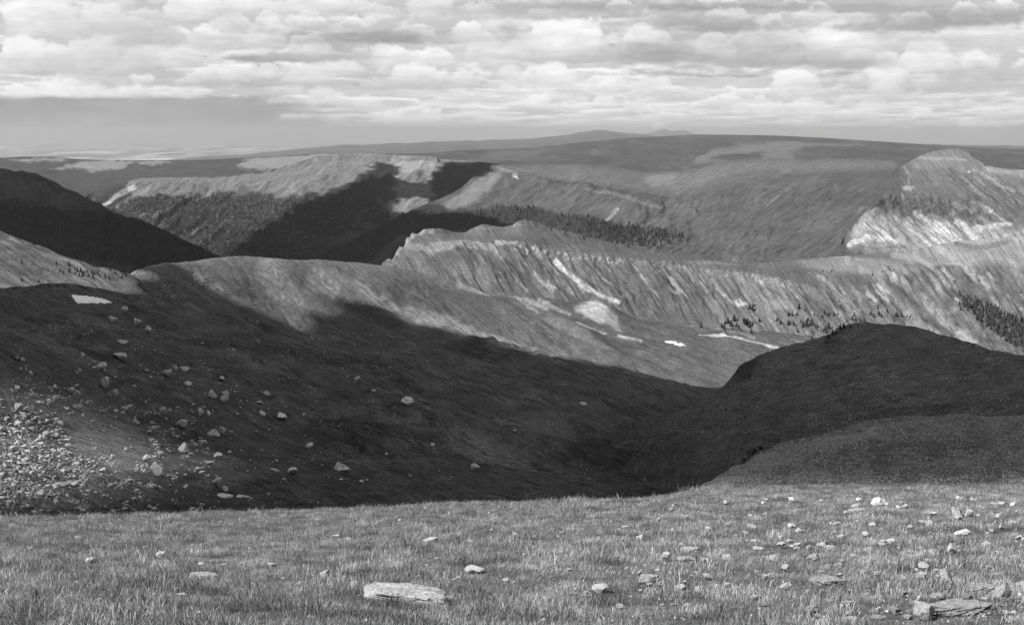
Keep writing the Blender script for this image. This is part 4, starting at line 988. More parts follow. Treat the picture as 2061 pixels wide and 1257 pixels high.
# ------------------------------------------------------------------ the sky in view: a dome with its fields of cumulus
def make_sky():
    cu = np.concatenate([np.linspace(-1500, -60, 60, endpoint=False), np.arange(-60, 2121, 2.4), np.linspace(2124, 3560, 60)])
    cv = np.concatenate([np.linspace(-900, -20, 60, endpoint=False), np.arange(-20, 306, 1.9), [330]])
    U, V = np.meshgrid(cu, cv)
    # open sky
    A = 0.66 + 0.05 * fbm(U / 300, V / 60, 4, 401) + 0.10 * sst(V, 120, -200) * -1
    A = A * (1 - 0.06 * sst(V, 200, 290))
    streaks = sst(fbm(U / 130 + 0.3 * fbm(U / 50, V / 20, 3, 402), V / 12, 5, 403), -0.1, 0.5) * sst(V, 150, 200) * (1 - sst(V, 240, 275)) * sst(U, 300, 900)
    A = A + 0.16 * streaks
    # grey curtain of rain on the left
    cur = sst(V + 5 * fbm(U / 60, V / 30, 3, 404), 188, 200) * (1 - sst(U + 60 * fbm(U / 80, V / 40, 3, 405) + (V - 190) * -1.6, 420, 800))
    A = A * (1 - cur) + cur * (0.43 + 0.03 * fbm(U / 60, V / 40, 3, 406) + 0.05 * np.exp(-((V - 245) / 12) ** 2 - ((U - 190) / 50) ** 2))
    low = sst(V, 242, 262) * (1 - sst(U, 700, 1500))
    A = A * (1 - low * 0.5) + low * 0.5 * 0.47
    r = np.random.default_rng(11)
    cl = []
    def rowfill(v0, v1, n, wlo, whi, asp, dk, ulo=-400, uhi=2460):
        for _ in range(n):
            w = r.uniform(wlo, whi); cl.append((r.uniform(ulo, uhi), r.uniform(v0, v1), w, w * asp * r.uniform(0.7, 1.3), r.uniform(*dk), r.uniform(0.5, 0.85)))
    rowfill(262, 272, 10, 40, 110, 0.16, (0.1, 0.3), 900); rowfill(230, 256, 16, 60, 190, 0.12, (0.15, 0.4), 560)
    rowfill(205, 228, 14, 90, 260, 0.13, (0.2, 0.5), 480); rowfill(165, 200, 9, 120, 300, 0.16, (0.4, 0.8), 440); rowfill(60, 150, 6, 220, 420, 0.18, (0.6, 1.1))
    rowfill(-900, -20, 60, 260, 900, 0.35, (0.4, 1.0), -1500, 3560)
    # broken layer of stratocumulus seen in perspective
    el = np.maximum((265 - V) / 2000, 0.0); sp_ = 1 / (el + 0.032)
    uu = (U - 1030) / 2000 * sp_; yy = sp_
    wx_ = 0.35 * fbm(uu * 0.9, yy * 0.9, 3, 451); wy_ = 0.35 * fbm(uu * 0.9, yy * 0.9, 3, 452)
    D = 0.8 * fbm(uu * 0.95 + wx_, yy * 0.6 + wy_, 4, 453, 0.5) + 0.42 * fbm(U / 52, V / 26, 6, 454, 0.6) * sst(V, 270, 200) + 0.05
    dv = np.zeros_like(D); h_ = 3; dv[h_:-h_] = (D[2 * h_:] - D[:-2 * h_]) / (V[2 * h_:] - V[:-2 * h_]) * 11
    dv = np.clip(dv, -0.6, 0.6)
    mk = sst(D, -0.12, 0.14) * sst(V, 268, 225) * (1 - cur)
    val = 0.90 + 0.30 * dv - 0.34 * sst(D, 0.12, 0.62) * sst(V, 240, 140) + 0.04 * fbm(U / 16, V / 9, 3, 455)
    A = A * (1 - mk * 0.93) + np.clip(val, 0.34, 1.03) * mk * 0.93
    for (cx, cy, rx, ry, vv, st) in [(760, 80, 120, 9, .38, .85), (690, 96, 90, 8, .5, .6), (590, 120, 95, 5, .42, .8), (1330, 110, 78, 14, .40, .8), (1210, 123, 60, 5, .5, .6), (1530, 95, 85, 15, .44, .7), (1600, 128, 135, 8, .42, .8),
            (1720, 133, 60, 6, .42, .7), (1450, 50, 115, 12, .40, .8), (1250, 18, 160, 7, .38, .8), (1830, 52, 125, 11, .40, .8), (1970, 38, 120, 10, .40, .85), (1120, 28, 120, 8, .5, .7), (470, 45, 55, 14, .6, .6),
            (300, 68, 60, 24, .58, .65), (210, 120, 85, 42, .62, .6), (430, 170, 150, 6, .5, .75), (1500, 130, 60, 5, .5, .6), (1970, 170, 95, 12, .55, .7), (1850, 184, 120, 6, .55, .6), (830, 174, 110, 7, .55, .7), (640, 84, 60, 7, .5, .5),
            (70, 146, 60, 4, .55, .6), (900, 22, 110, 9, .55, .6), (1010, 88, 60, 12, .6, .5), (1700, 20, 150, 7, .42, .7), (620, 28, 70, 10, .6, .5), (1150, 122, 80, 5, .55, .6), (1790, 204, 90, 4, .58, .6), (2010, 208, 70, 5, .58, .5)]:
        a_ = U + 26 * fbm(U / 60, V / 18, 4, 461); b_ = V + 7 * fbm(U / 50, V / 14, 4, 462)
        dx = (a_ - cx) / (rx * 1.3); dy = (b_ - cy) / ry; dy = np.where(dy > 0, dy * 1.1, dy * 0.42)
        m_ = np.exp(-np.clip(dx * dx + dy * dy, 0, 30) ** 1.2) * st
        A = A * (1 - m_) + m_ * (vv + 0.03 * fbm(U / 20, V / 8, 3, 463))
    main = [
        (1975, 274, 120, 42, 0.3, 1), (1230, 215, 150, 26, 0.3, .8), (1090, 214, 170, 26, 0.3, .9), (1600, 232, 240, 24, 0.3, .8), (1480, 208, 180, 24, .4, .8),
        (1790, 200, 200, 36, .55, .9), (1620, 192, 260, 52, .5, .85), (1240, 184, 120, 34, .35, 1), (1110, 178, 170, 48, .35, 1), (1050, 170, 120, 44, .5, .9),
        (1930, 178, 240, 34, .7, .8), (1780, 170, 200, 46, .45, 1), (120, 193, 300, 52, .15, 1), (310, 190, 260, 40, .3, .9), (430, 175, 360, 40, .8, .85),
        (480, 155, 90, 40, .25, 1), (625, 166, 110, 50, .3, 1), (540, 153, 70, 26, .2, 1), (830, 178, 260, 50, .6, .95), (920, 170, 120, 36, .4, 1), (700, 150, 240, 30, .6, .9),
        (75, 145, 170, 66, .55, 1), (190, 165, 180, 90, .75, .9), (320, 132, 170, 80, .5, 1), (600, 122, 330, 34, 1.2, .9), (470, 100, 260, 60, .7, .95),
        (290, 92, 160, 68, 1.1, .95), (500, 66, 170, 46, .8, .95), (820, 130, 250, 44, .5, 1), (990, 122, 130, 48, .6, 1), (1135, 122, 230, 92, .55, 1.05),
        (760, 84, 330, 42, 1.7, .95), (930, 84, 220, 40, .6, 1), (650, 62, 260, 40, .9, 1), (1320, 124, 240, 70, 1.4, .95), (1440, 106, 70, 44, .2, 1.05),
        (1560, 132, 330, 84, 1.2, .95), (1690, 132, 260, 92, .7, 1.05), (1850, 140, 210, 62, .4, 1.05), (1960, 160, 180, 60, .9, .8),
        (1480, 62, 330, 46, 1.4, .95), (1230, 36, 300, 34, 1.2, .9), (1080, 40, 240, 24, 1.0, .9), (1790, 62, 280, 40, 1.3, .95), (1950, 50, 260, 40, 1.4, .9), (1650, 40, 260, 30, .5, 1.05),
        (900, 40, 240, 50, .7, 1), (600, 20, 360, 50, .3, 1.05), (380, 40, 260, 60, .4, 1.0), (120, 70, 320, 90, .4, .85), (1500, 18, 420, 26, 1.5, .9), (2000, 22, 200, 26, .8, .95),
    ]
    cl += main
    cl.sort(key=lambda c: -c[1])
    # far rows first; nearer clouds (higher in the picture) overlap their upper edges only slightly
    for (cx, vb, w, h, dk, br) in cl:
        i0 = np.searchsorted(cu, cx - w * 0.75 - 20); i1 = np.searchsorted(cu, cx + w * 0.75 + 20)
        j0 = np.searchsorted(cv, vb - h * 1.5 - 12); j1 = np.searchsorted(cv, vb + 14)
        if i1 - i0 < 3 or j1 - j0 < 3: continue
        u = U[j0:j1, i0:i1]; v = V[j0:j1, i0:i1]
        sd = int(cx * 7 + vb * 13) & 1023
        k = max(h, 16.0)
        wu = u + 0.34 * k * fbm(u / (0.8 * k), v / (0.5 * k), 6, sd, 0.62); wv = v + 0.24 * k * fbm(u / (0.7 * k), v / (0.5 * k), 5, sd + 7, 0.6)
        best = np.full(u.shape, -1.0); nx = np.zeros(u.shape); ny = np.zeros(u.shape)
        for _ in range(int(14 + w / 6)):
            t = r.uniform(-1, 1) * r.uniform(0.5, 1); env = h * max(0.12, (1 - abs(t) ** 2.2)) * (0.75 + 0.35 * math.sin(t * 7 + sd))
            rad = max(5.0, r.uniform(0.3, 0.62) * env); x = cx + t * w / 2; y = vb - r.uniform(0.1, 1.0) * max(env - rad, 0) - rad * 0.2
            dx = (wu - x) / (rad * 1.25); dy = (wv - y) / rad; q = dx * dx + dy * dy
            z = np.sqrt(np.clip(1 - q, 0, 1)) * rad / h + 0.15 * (vb - y) / h
            z = np.where(q < 1, z, -1 + 0 * z)
            mk = z > best
            best = np.where(mk, z, best); nx = np.where(mk, dx, nx); ny = np.where(mk, dy, ny)
        cov = sst(best + 0.10 * fbm(u / (0.4 * k), v / (0.3 * k), 4, sd + 5, 0.65), 0.0, 0.40)
        base = 1 - sst(v + 0.10 * k * fbm(u / 40, v / 12, 3, sd + 3), vb - 0.08 * h, vb + 0.10 * h + 2)
        al = cov * base
        lam = np.clip(0.62 - 0.30 * ny - 0.14 * nx + 0.35 * (best > 0) * best, 0, 1.15)
        hgt = np.clip((vb - wv) / h, 0, 1)
        val = 0.74 + 0.36 * lam
        gray = 1 - np.clip(dk, 0, 1.8) * 0.42 * (1 - sst(hgt + 0.25 * fbm(u / 60, v / 16, 3, sd + 4), 0.0, 0.95))
        val = np.clip(val * gray * (0.93 + 0.07 * br) + 0.06 * fbm(u / 40, v / 9, 4, sd + 9), 0.3, 1.03)
        al = al * np.clip(br, 0, 1) * (0.9 if w > 140 else 0.6)
        A[j0:j1, i0:i1] = A[j0:j1, i0:i1] * (1 - al) + val * al
    A = A + 0.055 * fbm(U / 90, V / 9, 4, 441) * sst(V, 260, 120) + 0.07 * fbm(U / 200, V / 40, 4, 442) * sst(V, 290, 180)
    veil = sst(fbm(U / 240, V / 34, 5, 443), 0.0, 0.5) * sst(V, 210, 120) * 0.3
    A = A * (1 - veil) + veil * (0.62 + 0.05 * fbm(U / 50, V / 12, 3, 444))
    for (cx, cy, rx, ry, vv, st) in [(760, 80, 120, 9, .38, .85), (690, 96, 90, 8, .5, .6), (590, 120, 95, 5, .42, .8), (1330, 110, 78, 14, .40, .8), (1210, 123, 60, 5, .5, .6), (1530, 95, 85, 15, .44, .7), (1600, 128, 135, 8, .42, .8),
            (1720, 133, 60, 6, .42, .7), (1450, 50, 115, 12, .40, .8), (1250, 18, 160, 7, .38, .8), (1830, 52, 125, 11, .40, .8), (1970, 38, 120, 10, .40, .85), (1120, 28, 120, 8, .5, .7), (470, 45, 55, 14, .6, .6),
            (300, 68, 60, 24, .58, .65), (210, 120, 85, 42, .62, .6), (430, 170, 150, 6, .5, .75), (1500, 130, 60, 5, .5, .6), (1970, 170, 95, 12, .55, .7), (1850, 184, 120, 6, .55, .6), (830, 174, 110, 7, .55, .7), (640, 84, 60, 7, .5, .5),
            (70, 146, 60, 4, .55, .6), (900, 22, 110, 9, .55, .6), (1010, 88, 60, 12, .6, .5), (1700, 20, 150, 7, .42, .7), (620, 28, 70, 10, .6, .5), (1150, 122, 80, 5, .55, .6), (1790, 204, 90, 4, .58, .6), (2010, 208, 70, 5, .58, .5)]:
        a_ = U + 26 * fbm(U / 60, V / 18, 4, 461); b_ = V + 7 * fbm(U / 50, V / 14, 4, 462)
        dx = (a_ - cx) / (rx * 1.3); dy = (b_ - cy) / ry; dy = np.where(dy > 0, dy * 1.1, dy * 0.42)
        m_ = np.exp(-np.clip(dx * dx + dy * dy, 0, 30) ** 1.2) * st * 0.8
        A = A * (1 - m_) + m_ * (vv + 0.03 * fbm(U / 20, V / 8, 3, 463))
    A = np.clip(A, 0.2, 1.04)
    d = point(U, V, 1.0); d /= np.linalg.norm(d, axis=-1, keepdims=True)
    co = (d * 160000).reshape(-1, 3)
    edge = np.minimum(sst(U, -1450, -500), 1 - sst(U, 2560, 3500)) * sst(V, -880, -350)
    m = bpy.data.materials.new('cloudy_sky'); m.use_nodes = True
    g = NT(m.node_tree)
    a = g.n('ShaderNodeAttribute', attribute_name='glow'); b = g.n('ShaderNodeAttribute', attribute_name='cover')
    em = g.n('ShaderNodeEmission'); g.l(a.outputs['Fac'], em.inputs[0]); em.inputs[1].default_value = 1.0
    tr = g.n('ShaderNodeBsdfTransparent'); mx = g.n('ShaderNodeMixShader'); g.l(b.outputs['Fac'], mx.inputs[0])
    g.l(tr.outputs[0], mx.inputs[1]); g.l(em.outputs[0], mx.inputs[2])
    o = g.n('ShaderNodeOutputMaterial'); g.l(mx.outputs[0], o.inputs[0])
    me = mesh_np('sky', co, grid_faces(len(cv), len(cu)), m, True, {'glow': A / GAIN, 'cover': edge})
    add('sky', me, kind='structure')
make_sky()

# ------------------------------------------------------------------ haze
def make_haze():
    x, y0, y1, z0, z1 = 118000, -118000, 118000, -1500, 350
    co = np.array([(sx, sy, sz) for sz in (z0, z1) for sy in (y0, y1) for sx in (-x, x)], float)
    fc = np.array([(0, 2, 3, 1), (4, 5, 7, 6), (0, 1, 5, 4), (2, 6, 7, 3), (0, 4, 6, 2), (1, 3, 7, 5)])
    m = bpy.data.materials.new('haze'); m.use_nodes = True
    g = NT(m.node_tree)
    p = g.n('ShaderNodeVolumePrincipled', i_Density=1.9e-5); p.inputs['Color'].default_value = (0.36, 0.36, 0.36, 1)
    p.inputs['Anisotropy'].default_value = 0.1
    o = g.n('ShaderNodeOutputMaterial'); g.l(p.outputs[0], o.inputs['Volume'])
    add('haze', mesh_np('haze', co, fc, m, False), kind='stuff')
make_haze()
# ------------------------------------------------------------------ stones
def ico(sub):
    import bmesh
    bm = bmesh.new(); bmesh.ops.create_icosphere(bm, subdivisions=sub, radius=1.0)
    co = np.array([v.co[:] for v in bm.verts]); fc = np.array([[v.index for v in f.verts] for f in bm.faces]); bm.free()
    return co, fc
ICO = {k: ico(k) for k in (1, 2, 3, 5)}
def rock_geo(sub, seed, flat=1.0, cuts=11, rough=0.10):
    r = np.random.default_rng(seed)
    co, fc = ICO[sub]; co = co.copy()
    for _ in range(cuts):
        n = r.normal(size=3); n[2] *= 1.3; n /= np.linalg.norm(n)
        d = r.uniform(0.36, 0.74)
        s = co @ n; k = s > d
        co[k] -= np.outer((s[k] - d), n)
    co *= 1 + rough * fbm(co[:, :1] * 1.7 + co[:, 2:] * 2.1, co[:, 1:2] * 1.9 - co[:, 2:] * 0.7, 3, seed)
    co /= np.abs(co).max(0)
    co[:, 2] = co[:, 2] * 0.5 + 0.22            # unit box, sunk a little
    co[:, :2] *= 0.5
    return co, fc
def slab_geo(seed):
    """low weathered slab: broad lumpy top, broken sides, pitted all over"""
    r = np.random.default_rng(seed)
    co, fc = ICO[5]; co = co.copy()
    for _ in range(7):
        a = r.uniform(0, 6.28); n = np.array([math.cos(a), math.sin(a), r.uniform(-0.1, 0.35)]); n /= np.linalg.norm(n)
        d = r.uniform(0.6, 0.9); s = co @ n; k = s > d; co[k] -= np.outer(s[k] - d, n) * 0.9
    top = co[:, 2] > 0.45; co[top, 2] = 0.45 + (co[top, 2] - 0.45) * 0.35
    q = co.copy()
    for (f, a, sd) in ((2.0, 0.16, 1), (6.0, 0.07, 2), (17.0, 0.035, 3)):
        nz_ = fbm(q[:, 0] * f + q[:, 2] * f * 0.7, q[:, 1] * f - q[:, 2] * f * 0.9, 3, seed + sd)
        co *= (1 + a * nz_)[:, None]
    co /= np.abs(co).max(0)
    co[:, 2] = co[:, 2] * 0.5 + 0.12; co[:, :2] *= 0.5
    return co, fc
STONE = stone_mat('pale_stone', 0.34, 0.3, 5.0)
SLABM = stone_mat('weathered_slab', 0.25, 0.4, 4.0)
BOULDER = stone_mat('lichened_boulder', 0.34, 0.3, 0.5)
ROCKS = [mesh_np('stone', *rock_geo(3, 600 + i, cuts=13, rough=0.2), STONE, False) for i in range(9)]
SLABS = [mesh_np('slab', *slab_geo(640 + i), SLABM, False) for i in range(4)]
BOULD = [mesh_np('boulder', *rock_geo(2, 700 + i, cuts=8, rough=0.06), BOULDER, False) for i in range(9)]
TAKEN = []; UNNAMED = []; LANDMARKS = []
def put_rock(kind, u, v, w, h, label, cat, group=None, tilt=0.6, lift=0.18, dark=None, meshes=None, name=None):
    q = hit(u, v + 0.28 * h)
    if q is None: return
    P, N, key, dist = q
    s = dist / F
    W_ = w * s; D_ = W_ * random.uniform(0.6, 0.95)
    down_ = max(0.12, -P.z / dist)
    H_ = max((h * s - down_ * D_ * 0.6) / 0.9, 0.34 * W_ if w < 2.2 * h else 0.2 * W_) * 1.25
    me = (meshes or (ROCKS if kind == 'stone' else BOULD))
    o = bpy.data.objects.new(name or kind, random.choice(me)); COL.objects.link(o)
    n = (Vector((0, 0, 1)) * (1 - tilt) + N * tilt).normalized()
    qn = n.to_track_quat('Z', 'Y')
    o.rotation_euler = qn.to_euler()
    o.rotation_euler.rotate_axis('Z', random.choice([0, math.pi]) + random.uniform(-0.35, 0.35))
    o.scale = (W_, D_, H_)
    o.location = P + Vector((0, 0, (0.04 if name == 'rock_slab' and w > 150 else lift + (0.12 if name == 'rock_slab' else 0.06)) * H_))
    o['label'] = label; o['category'] = cat
    if group: o['group'] = group
    (UNNAMED if group else LANDMARKS).append((o, u, v, w, h, kind))
    q_ = 0.30 if name == 'rock_slab' else 0.6; TAKEN.append((P.x, P.y, W_ * q_, D_ * q_))
    return o

ms = 'pale stones lying in the meadow grass'
FRONT = [  # u, v, width, height, label (None = one of the look-alikes)
    (816, 1196, 185, 38, 'long low pale slab, the largest stone in the grass left of centre at the bottom', 1),
    (411, 1160, 62, 24, 'broad broken pale rock half sunk in grass at the lower left', 1),
    (450, 1137, 22, 9, None, 0), (491, 1134, 13, 7, None, 0), (545, 1138, 20, 12, 'narrow pale stone just right of the broken pale rock', 0),
    (654, 1157, 22, 15, 'bright blocky stone alone between the broken rock and the long slab', 0), (603, 1174, 18, 9, None, 0),
    (183, 1128, 22, 14, 'small bright stone standing alone in the far left grass', 0), (222, 1054, 10, 5, None, 0), (156, 1082, 18, 8, None, 0), (63, 1104, 12, 6, None, 0),
    (678, 1077, 18, 6, None, 0), (367, 1197, 24, 7, None, 0),
    (867, 1086, 34, 14, 'pale flattish stone in the middle distance above the long slab', 0), (948, 1088, 14, 8, None, 0), (989, 1066, 10, 6, None, 0),
    (958, 1146, 46, 20, 'rounded grey stone with a domed top right above the long slab', 0), (858, 1137, 14, 6, None, 0),
    (1256, 1060, 18, 7, None, 0), (1324, 1046, 13, 9, 'tiny white stone upright near the brow of the meadow', 0),
    (1305, 1164, 58, 24, 'bright tapering slab with a flat top near the bottom centre', 1), (1211, 1184, 40, 24, 'pale lump directly left of the bright tapering slab', 0),
    (1179, 1197, 28, 18, 'pale knobbly stone at the left end of the slab row', 0), (1158, 1187, 15, 10, None, 0), (1176, 1220, 22, 10, None, 0), (1371, 1126, 20, 11, None, 0),
    (1245, 1221, 24, 12, None, 0), (1372, 1190, 30, 20, 'grass-fringed stone to the right of the bright tapering slab', 0), (1020, 1165, 20, 7, None, 0),
    (1538, 1014, 12, 9, 'small white stone highest in the meadow right of centre', 0), (1765, 1016, 40, 22, 'pointed pale rock breaking the upper meadow edge on the right', 0),
    (1727, 1028, 34, 7, 'thin flat slab touching the left of the pointed pale rock', 1), (1806, 1021, 9, 7, None, 0),
    (1610, 1070, 22, 13, 'bright knobbly stone with a sharp corner on the right slope', 0), (1571, 1084, 12, 12, None, 0), (1522, 1088, 26, 9, None, 0),
    (1524, 1104, 28, 8, 'flat pale stone lying just below a twin flat stone', 0), (1388, 1106, 46, 12, 'wide flat rock mostly hidden by grass right of centre', 1),
    (1381, 1125, 38, 10, 'wide flat rock below another wide flat rock right of centre', 1), (1555, 1123, 24, 15, None, 0), (1668, 1100, 27, 10, 'flat pale stone alone in grass below the pointed rock', 0),
    (1774, 1094, 22, 7, None, 0), (1864, 1050, 26, 8, None, 0), (1938, 1074, 32, 15, 'bright wedge shaped stone near the right edge of the upper meadow', 0),
    (1925, 1038, 24, 17, 'dark faced stone left in a pair near the right edge', 0), (1952, 1037, 20, 15, 'dark faced stone right in a pair near the right edge', 0),
    (1833, 1062, 16, 9, None, 0), (1921, 1108, 30, 20, 'leaning bright stone with a dark right side below the wedge shaped stone', 0),
    (1843, 1123, 32, 13, None, 0), (1877, 1110, 22, 11, None, 0), (1721, 1119, 22, 9, None, 0), (1983, 1099, 28, 14, None, 0), (2011, 1115, 22, 13, None, 0), (2040, 1125, 20, 12, None, 0),
    (2040, 1013, 14, 6, None, 0), (1663, 1168, 60, 26, 'large rough pale rock with a stepped lower edge in the lower right meadow', 1), (1707, 1183, 15, 12, None, 0), (1660, 1191, 26, 12, None, 0),
    (1583, 1181, 28, 18, 'hook shaped pale stone left of the large rough rock', 0), (1677, 1140, 40, 11, 'low pale outcrop just above the large rough rock', 1), (1653, 1150, 20, 9, None, 0),
    (1864, 1167, 22, 10, None, 0), (1901, 1168, 24, 28, 'upright tooth shaped stone left of the thick grey slab', 0),
    (1979, 1186, 64, 28, 'thick grey slab overhanging a dark hollow at the right edge', 1), (2017, 1201, 36, 34, 'bright cracked block at the right edge under the thick grey slab', 0),
    (1925, 1220, 110, 44, 'broad mossy boulder at the bottom right corner', 1), (1803, 1232, 24, 16, 'small bright stone at the bottom edge left of the round boulder', 0),
    (1763, 1241, 34, 12, None, 0), (1826, 1243, 20, 14, None, 0), (1862, 1236, 42, 40, 'round pale boulder cut off by the bottom edge of the picture', 0), (2003, 1157, 28, 10, None, 0), (1714, 1243, 28, 8, None, 0),
]
for (u, v, w, h, lab, slab) in FRONT:
    put_rock('stone', u, v, w, h, lab or 'small pale stone half hidden in the meadow grass', 'stone', None if lab else ms, meshes=SLABS if slab else ROCKS, name='rock_slab' if slab else 'stone')
for _ in range(175):
    u = 1200 + 860 * random.random() ** 0.7; v = random.uniform(1005, 1240); w = random.uniform(6, 24) * (0.7 + 0.5 * (v - 1000) / 240)
    put_rock('stone', u, v, w, w * random.uniform(0.45, 0.7), 'small pale stone half hidden in the meadow grass', 'stone', ms, lift=0.34)
for _ in range(26):
    u = random.uniform(30, 1240); v = random.uniform(1060, 1235); w = random.uniform(6, 16)
    put_rock('stone', u, v, w, w * 0.5, 'small pale stone half hidden in the meadow grass', 'stone', ms)

bs = 'pale boulders scattered over the shaded slope'
SLOPE = [
    (209, 776, 24, 21, 'large squarish pale boulder high on the left slope'), (252, 625, 18, 9, 'pale boulder below the snow patch, nearest to it'), (227, 645, 27, 10, 'long low boulder below the snow patch'),
    (276, 651, 18, 12, None), (297, 668, 16, 13, 'round light boulder right of the long low boulder below the snow'), (249, 689, 27, 9, 'flat pale boulder lowest of the group below the snow patch'),
    (408, 691, 8, 4, None), (166, 719, 15, 11, None), (203, 739, 29, 15, None), (240, 719, 26, 14, None), (335, 753, 20, 11, 'pale boulder at the left end of a short boulder row'), (353, 741, 18, 9, None), (373, 744, 22, 11, None),
    (377, 772, 18, 9, None), (427, 796, 19, 17, 'left of two big round boulders side by side on the slope'), (454, 807, 26, 19, 'right and bigger of two round boulders side by side on the slope'), (452, 792, 18, 9, None),
    (446, 763, 13, 8, None), (536, 794, 15, 9, None), (523, 810, 15, 6, None), (565, 840, 26, 13, 'bright boulder with a flat top right of the two big round ones'), (527, 834, 18, 11, None), (404, 834, 18, 14, None), (420, 834, 11, 10, None),
    (366, 857, 23, 17, 'brightest round boulder in the middle of the boulder slope'), (273, 849, 18, 10, None), (300, 869, 15, 8, None), (431, 873, 30, 15, 'jagged cluster rock right of the brightest round boulder'), (448, 870, 20, 14, None),
    (371, 905, 26, 20, 'grey wedge boulder with a long dark base'), (439, 918, 18, 11, None), (423, 932, 13, 7, None), (315, 951, 29, 19, 'grey slumped boulder at the edge of the pale gravel'), (296, 924, 18, 12, None), (205, 949, 16, 11, None),
    (132, 973, 28, 10, 'long flat boulder at the foot of the gravel patch'), (435, 975, 28, 21, 'triangular dark grey boulder low on the slope'), (453, 985, 14, 9, None), (452, 998, 32, 10, 'flat slab under the triangular boulder'), (488, 998, 26, 9, 'flat slab right of the slab under the triangular boulder'),
    (552, 946, 22, 9, 'low boulder left of the pointed boulder'), (590, 950, 20, 15, 'small pointed boulder left of the largest lone boulder'), (685, 948, 36, 22, 'largest lone boulder on the dark turf, pale and angular'), (687, 965, 10, 5, None),
    (622, 897, 18, 11, None), (626, 781, 9, 5, None), (82, 995, 18, 12, None), (113, 1010, 14, 7, None), (97, 1023, 12, 8, None), (271, 1004, 10, 6, None), (311, 1022, 10, 6, None), (404, 1022, 9, 7, None), (124, 1035, 8, 6, None),
    (38, 823, 18, 13, None), (50, 838, 16, 9, None), (141, 788, 20, 11, None), (110, 781, 10, 8, None), (33, 779, 9, 5, None),
    (718, 763, 16, 10, None), (818, 810, 32, 16, 'solitary oblong boulder in the middle of the dark basin'), (752, 788, 12, 6, None), (1172, 812, 22, 7, 'thin flat pale boulder deep in the basin, farthest right'),
    (956, 943, 18, 14, 'upright grey boulder beside the streambed gravel'), (825, 958, 9, 5, None), (727, 969, 10, 6, None), (1037, 868, 10, 7, None), (870, 895, 12, 6, None), (778, 915, 10, 6, None), (732, 1020, 10, 8, None),
]
for (u, v, w, h, lab) in SLOPE:
    o = put_rock('boulder', u, v, w * 1.05, h * 1.05, lab or 'small pale boulder scattered on the shaded slope', 'boulder', None if lab else bs, tilt=0.3)
for _ in range(150):
    t = random.random()
    u = 30 + 620 * t ** 1.4; v = random.uniform(700 + 0.15 * u, 1030); w = random.uniform(5, 13) * (1 - 0.4 * t)
    put_rock('boulder', u, v, w, w * 0.6, 'small pale boulder scattered on the shaded slope', 'boulder', bs, tilt=0.3)
for (u, v, w, h, lab) in [(1518, 908, 20, 15, 'dark lichened rock on the brow of the stony shoulder'), (1497, 925, 14, 11, 'smaller dark rock left of the one on the brow'), (1530, 902, 13, 9, 'dark rock just right of the one on the brow')]:
    o = put_rock('boulder', u, v, w, h, lab, 'rock', None, tilt=0.3, lift=0.1)
    if o:
        o.data = o.data.copy(); o.data.materials.clear()
        o.data.materials.append(bpy.data.materials.get('dark_rock') or stone_mat('dark_rock', 0.035, 0.3, 1.5))

SHORT = {'long low pale slab': 'the long low slab', 'broad broken': 'the broad broken rock', 'bright tapering': 'the bright tapering slab', 'pointed pale': 'the pointed pale rock', 'large rough': 'the large rough rock',
         'thick grey': 'the thick grey slab', 'rounded grey': 'the domed grey stone', 'bright wedge': 'the bright wedge shaped stone', 'broad mossy': 'the mossy corner boulder', 'small white stone highest': 'the highest white stone',
         'small bright stone standing': 'the lone bright stone far left', 'wide flat rock mostly': 'the wide flat rock',
         'large squarish': 'the large squarish boulder', 'pale boulder below the snow': 'the boulder nearest the snow', 'right and bigger': 'the two big round boulders', 'brightest round': 'the brightest round boulder',
         'long flat boulder': 'the long flat gravel-foot boulder', 'triangular dark': 'the triangular grey boulder', 'largest lone': 'the largest lone boulder', 'solitary oblong': 'the solitary oblong boulder', 'upright grey boulder': 'the streambed boulder',
         'grey slumped': 'the slumped boulder by the gravel', 'bright boulder with a flat top': 'the bright flat-topped boulder', 'pale boulder at the left end': 'the short boulder row'}
ORD = ['nearest', 'second', 'third', 'fourth', 'fifth', 'sixth', 'seventh', 'eighth', 'ninth', 'tenth', 'eleventh', 'twelfth', 'thirteenth', 'fourteenth', 'fifteenth', 'sixteenth', 'seventeenth', 'eighteenth', 'nineteenth', 'twentieth']
def name_by_landmarks():
    marks = [(nm, u, v, kind) for (o, u, v, w, h, kind) in LANDMARKS for k, nm in SHORT.items() if o['label'].startswith(k)]
    sets = {}
    for (o, u, v, w, h, kind) in UNNAMED:
        best = min((m for m in marks if m[3] == kind), key=lambda m: math.hypot(u - m[1], (v - m[2]) * 1.5))
        dx, dy = u - best[1], (v - best[2])
        a = math.degrees(math.atan2(-dy, dx)) % 360
        d = ['right of', 'up and right of', 'straight above', 'up and left of', 'left of', 'down and left of', 'straight below', 'down and right of'][int((a + 22.5) // 45) % 8]
        sz = 'tiny' if w < 9 else 'small' if w < 17 else 'middling'
        sh = 'flat' if w > 2.2 * h else 'rounded'
        sets.setdefault((sz, sh, best[0], d, kind), []).append((math.hypot(dx, dy), o))
    for (sz, sh, nm, d, kind), L in sets.items():
        L.sort(key=lambda t: t[0])
        for i, (_, o) in enumerate(L):
            od = '' if len(L) == 1 else ORD[min(i, 19)] + ' '
            o['label'] = f'{od}{sz} {sh} pale {kind} {d} {nm}'
name_by_landmarks()
CARD = ['first', 'second', 'third', 'fourth', 'fifth', 'sixth', 'seventh', 'eighth', 'ninth', 'tenth', 'eleventh', 'twelfth', 'thirteenth', 'fourteenth', 'fifteenth', 'sixteenth', 'seventeenth', 'eighteenth', 'nineteenth']
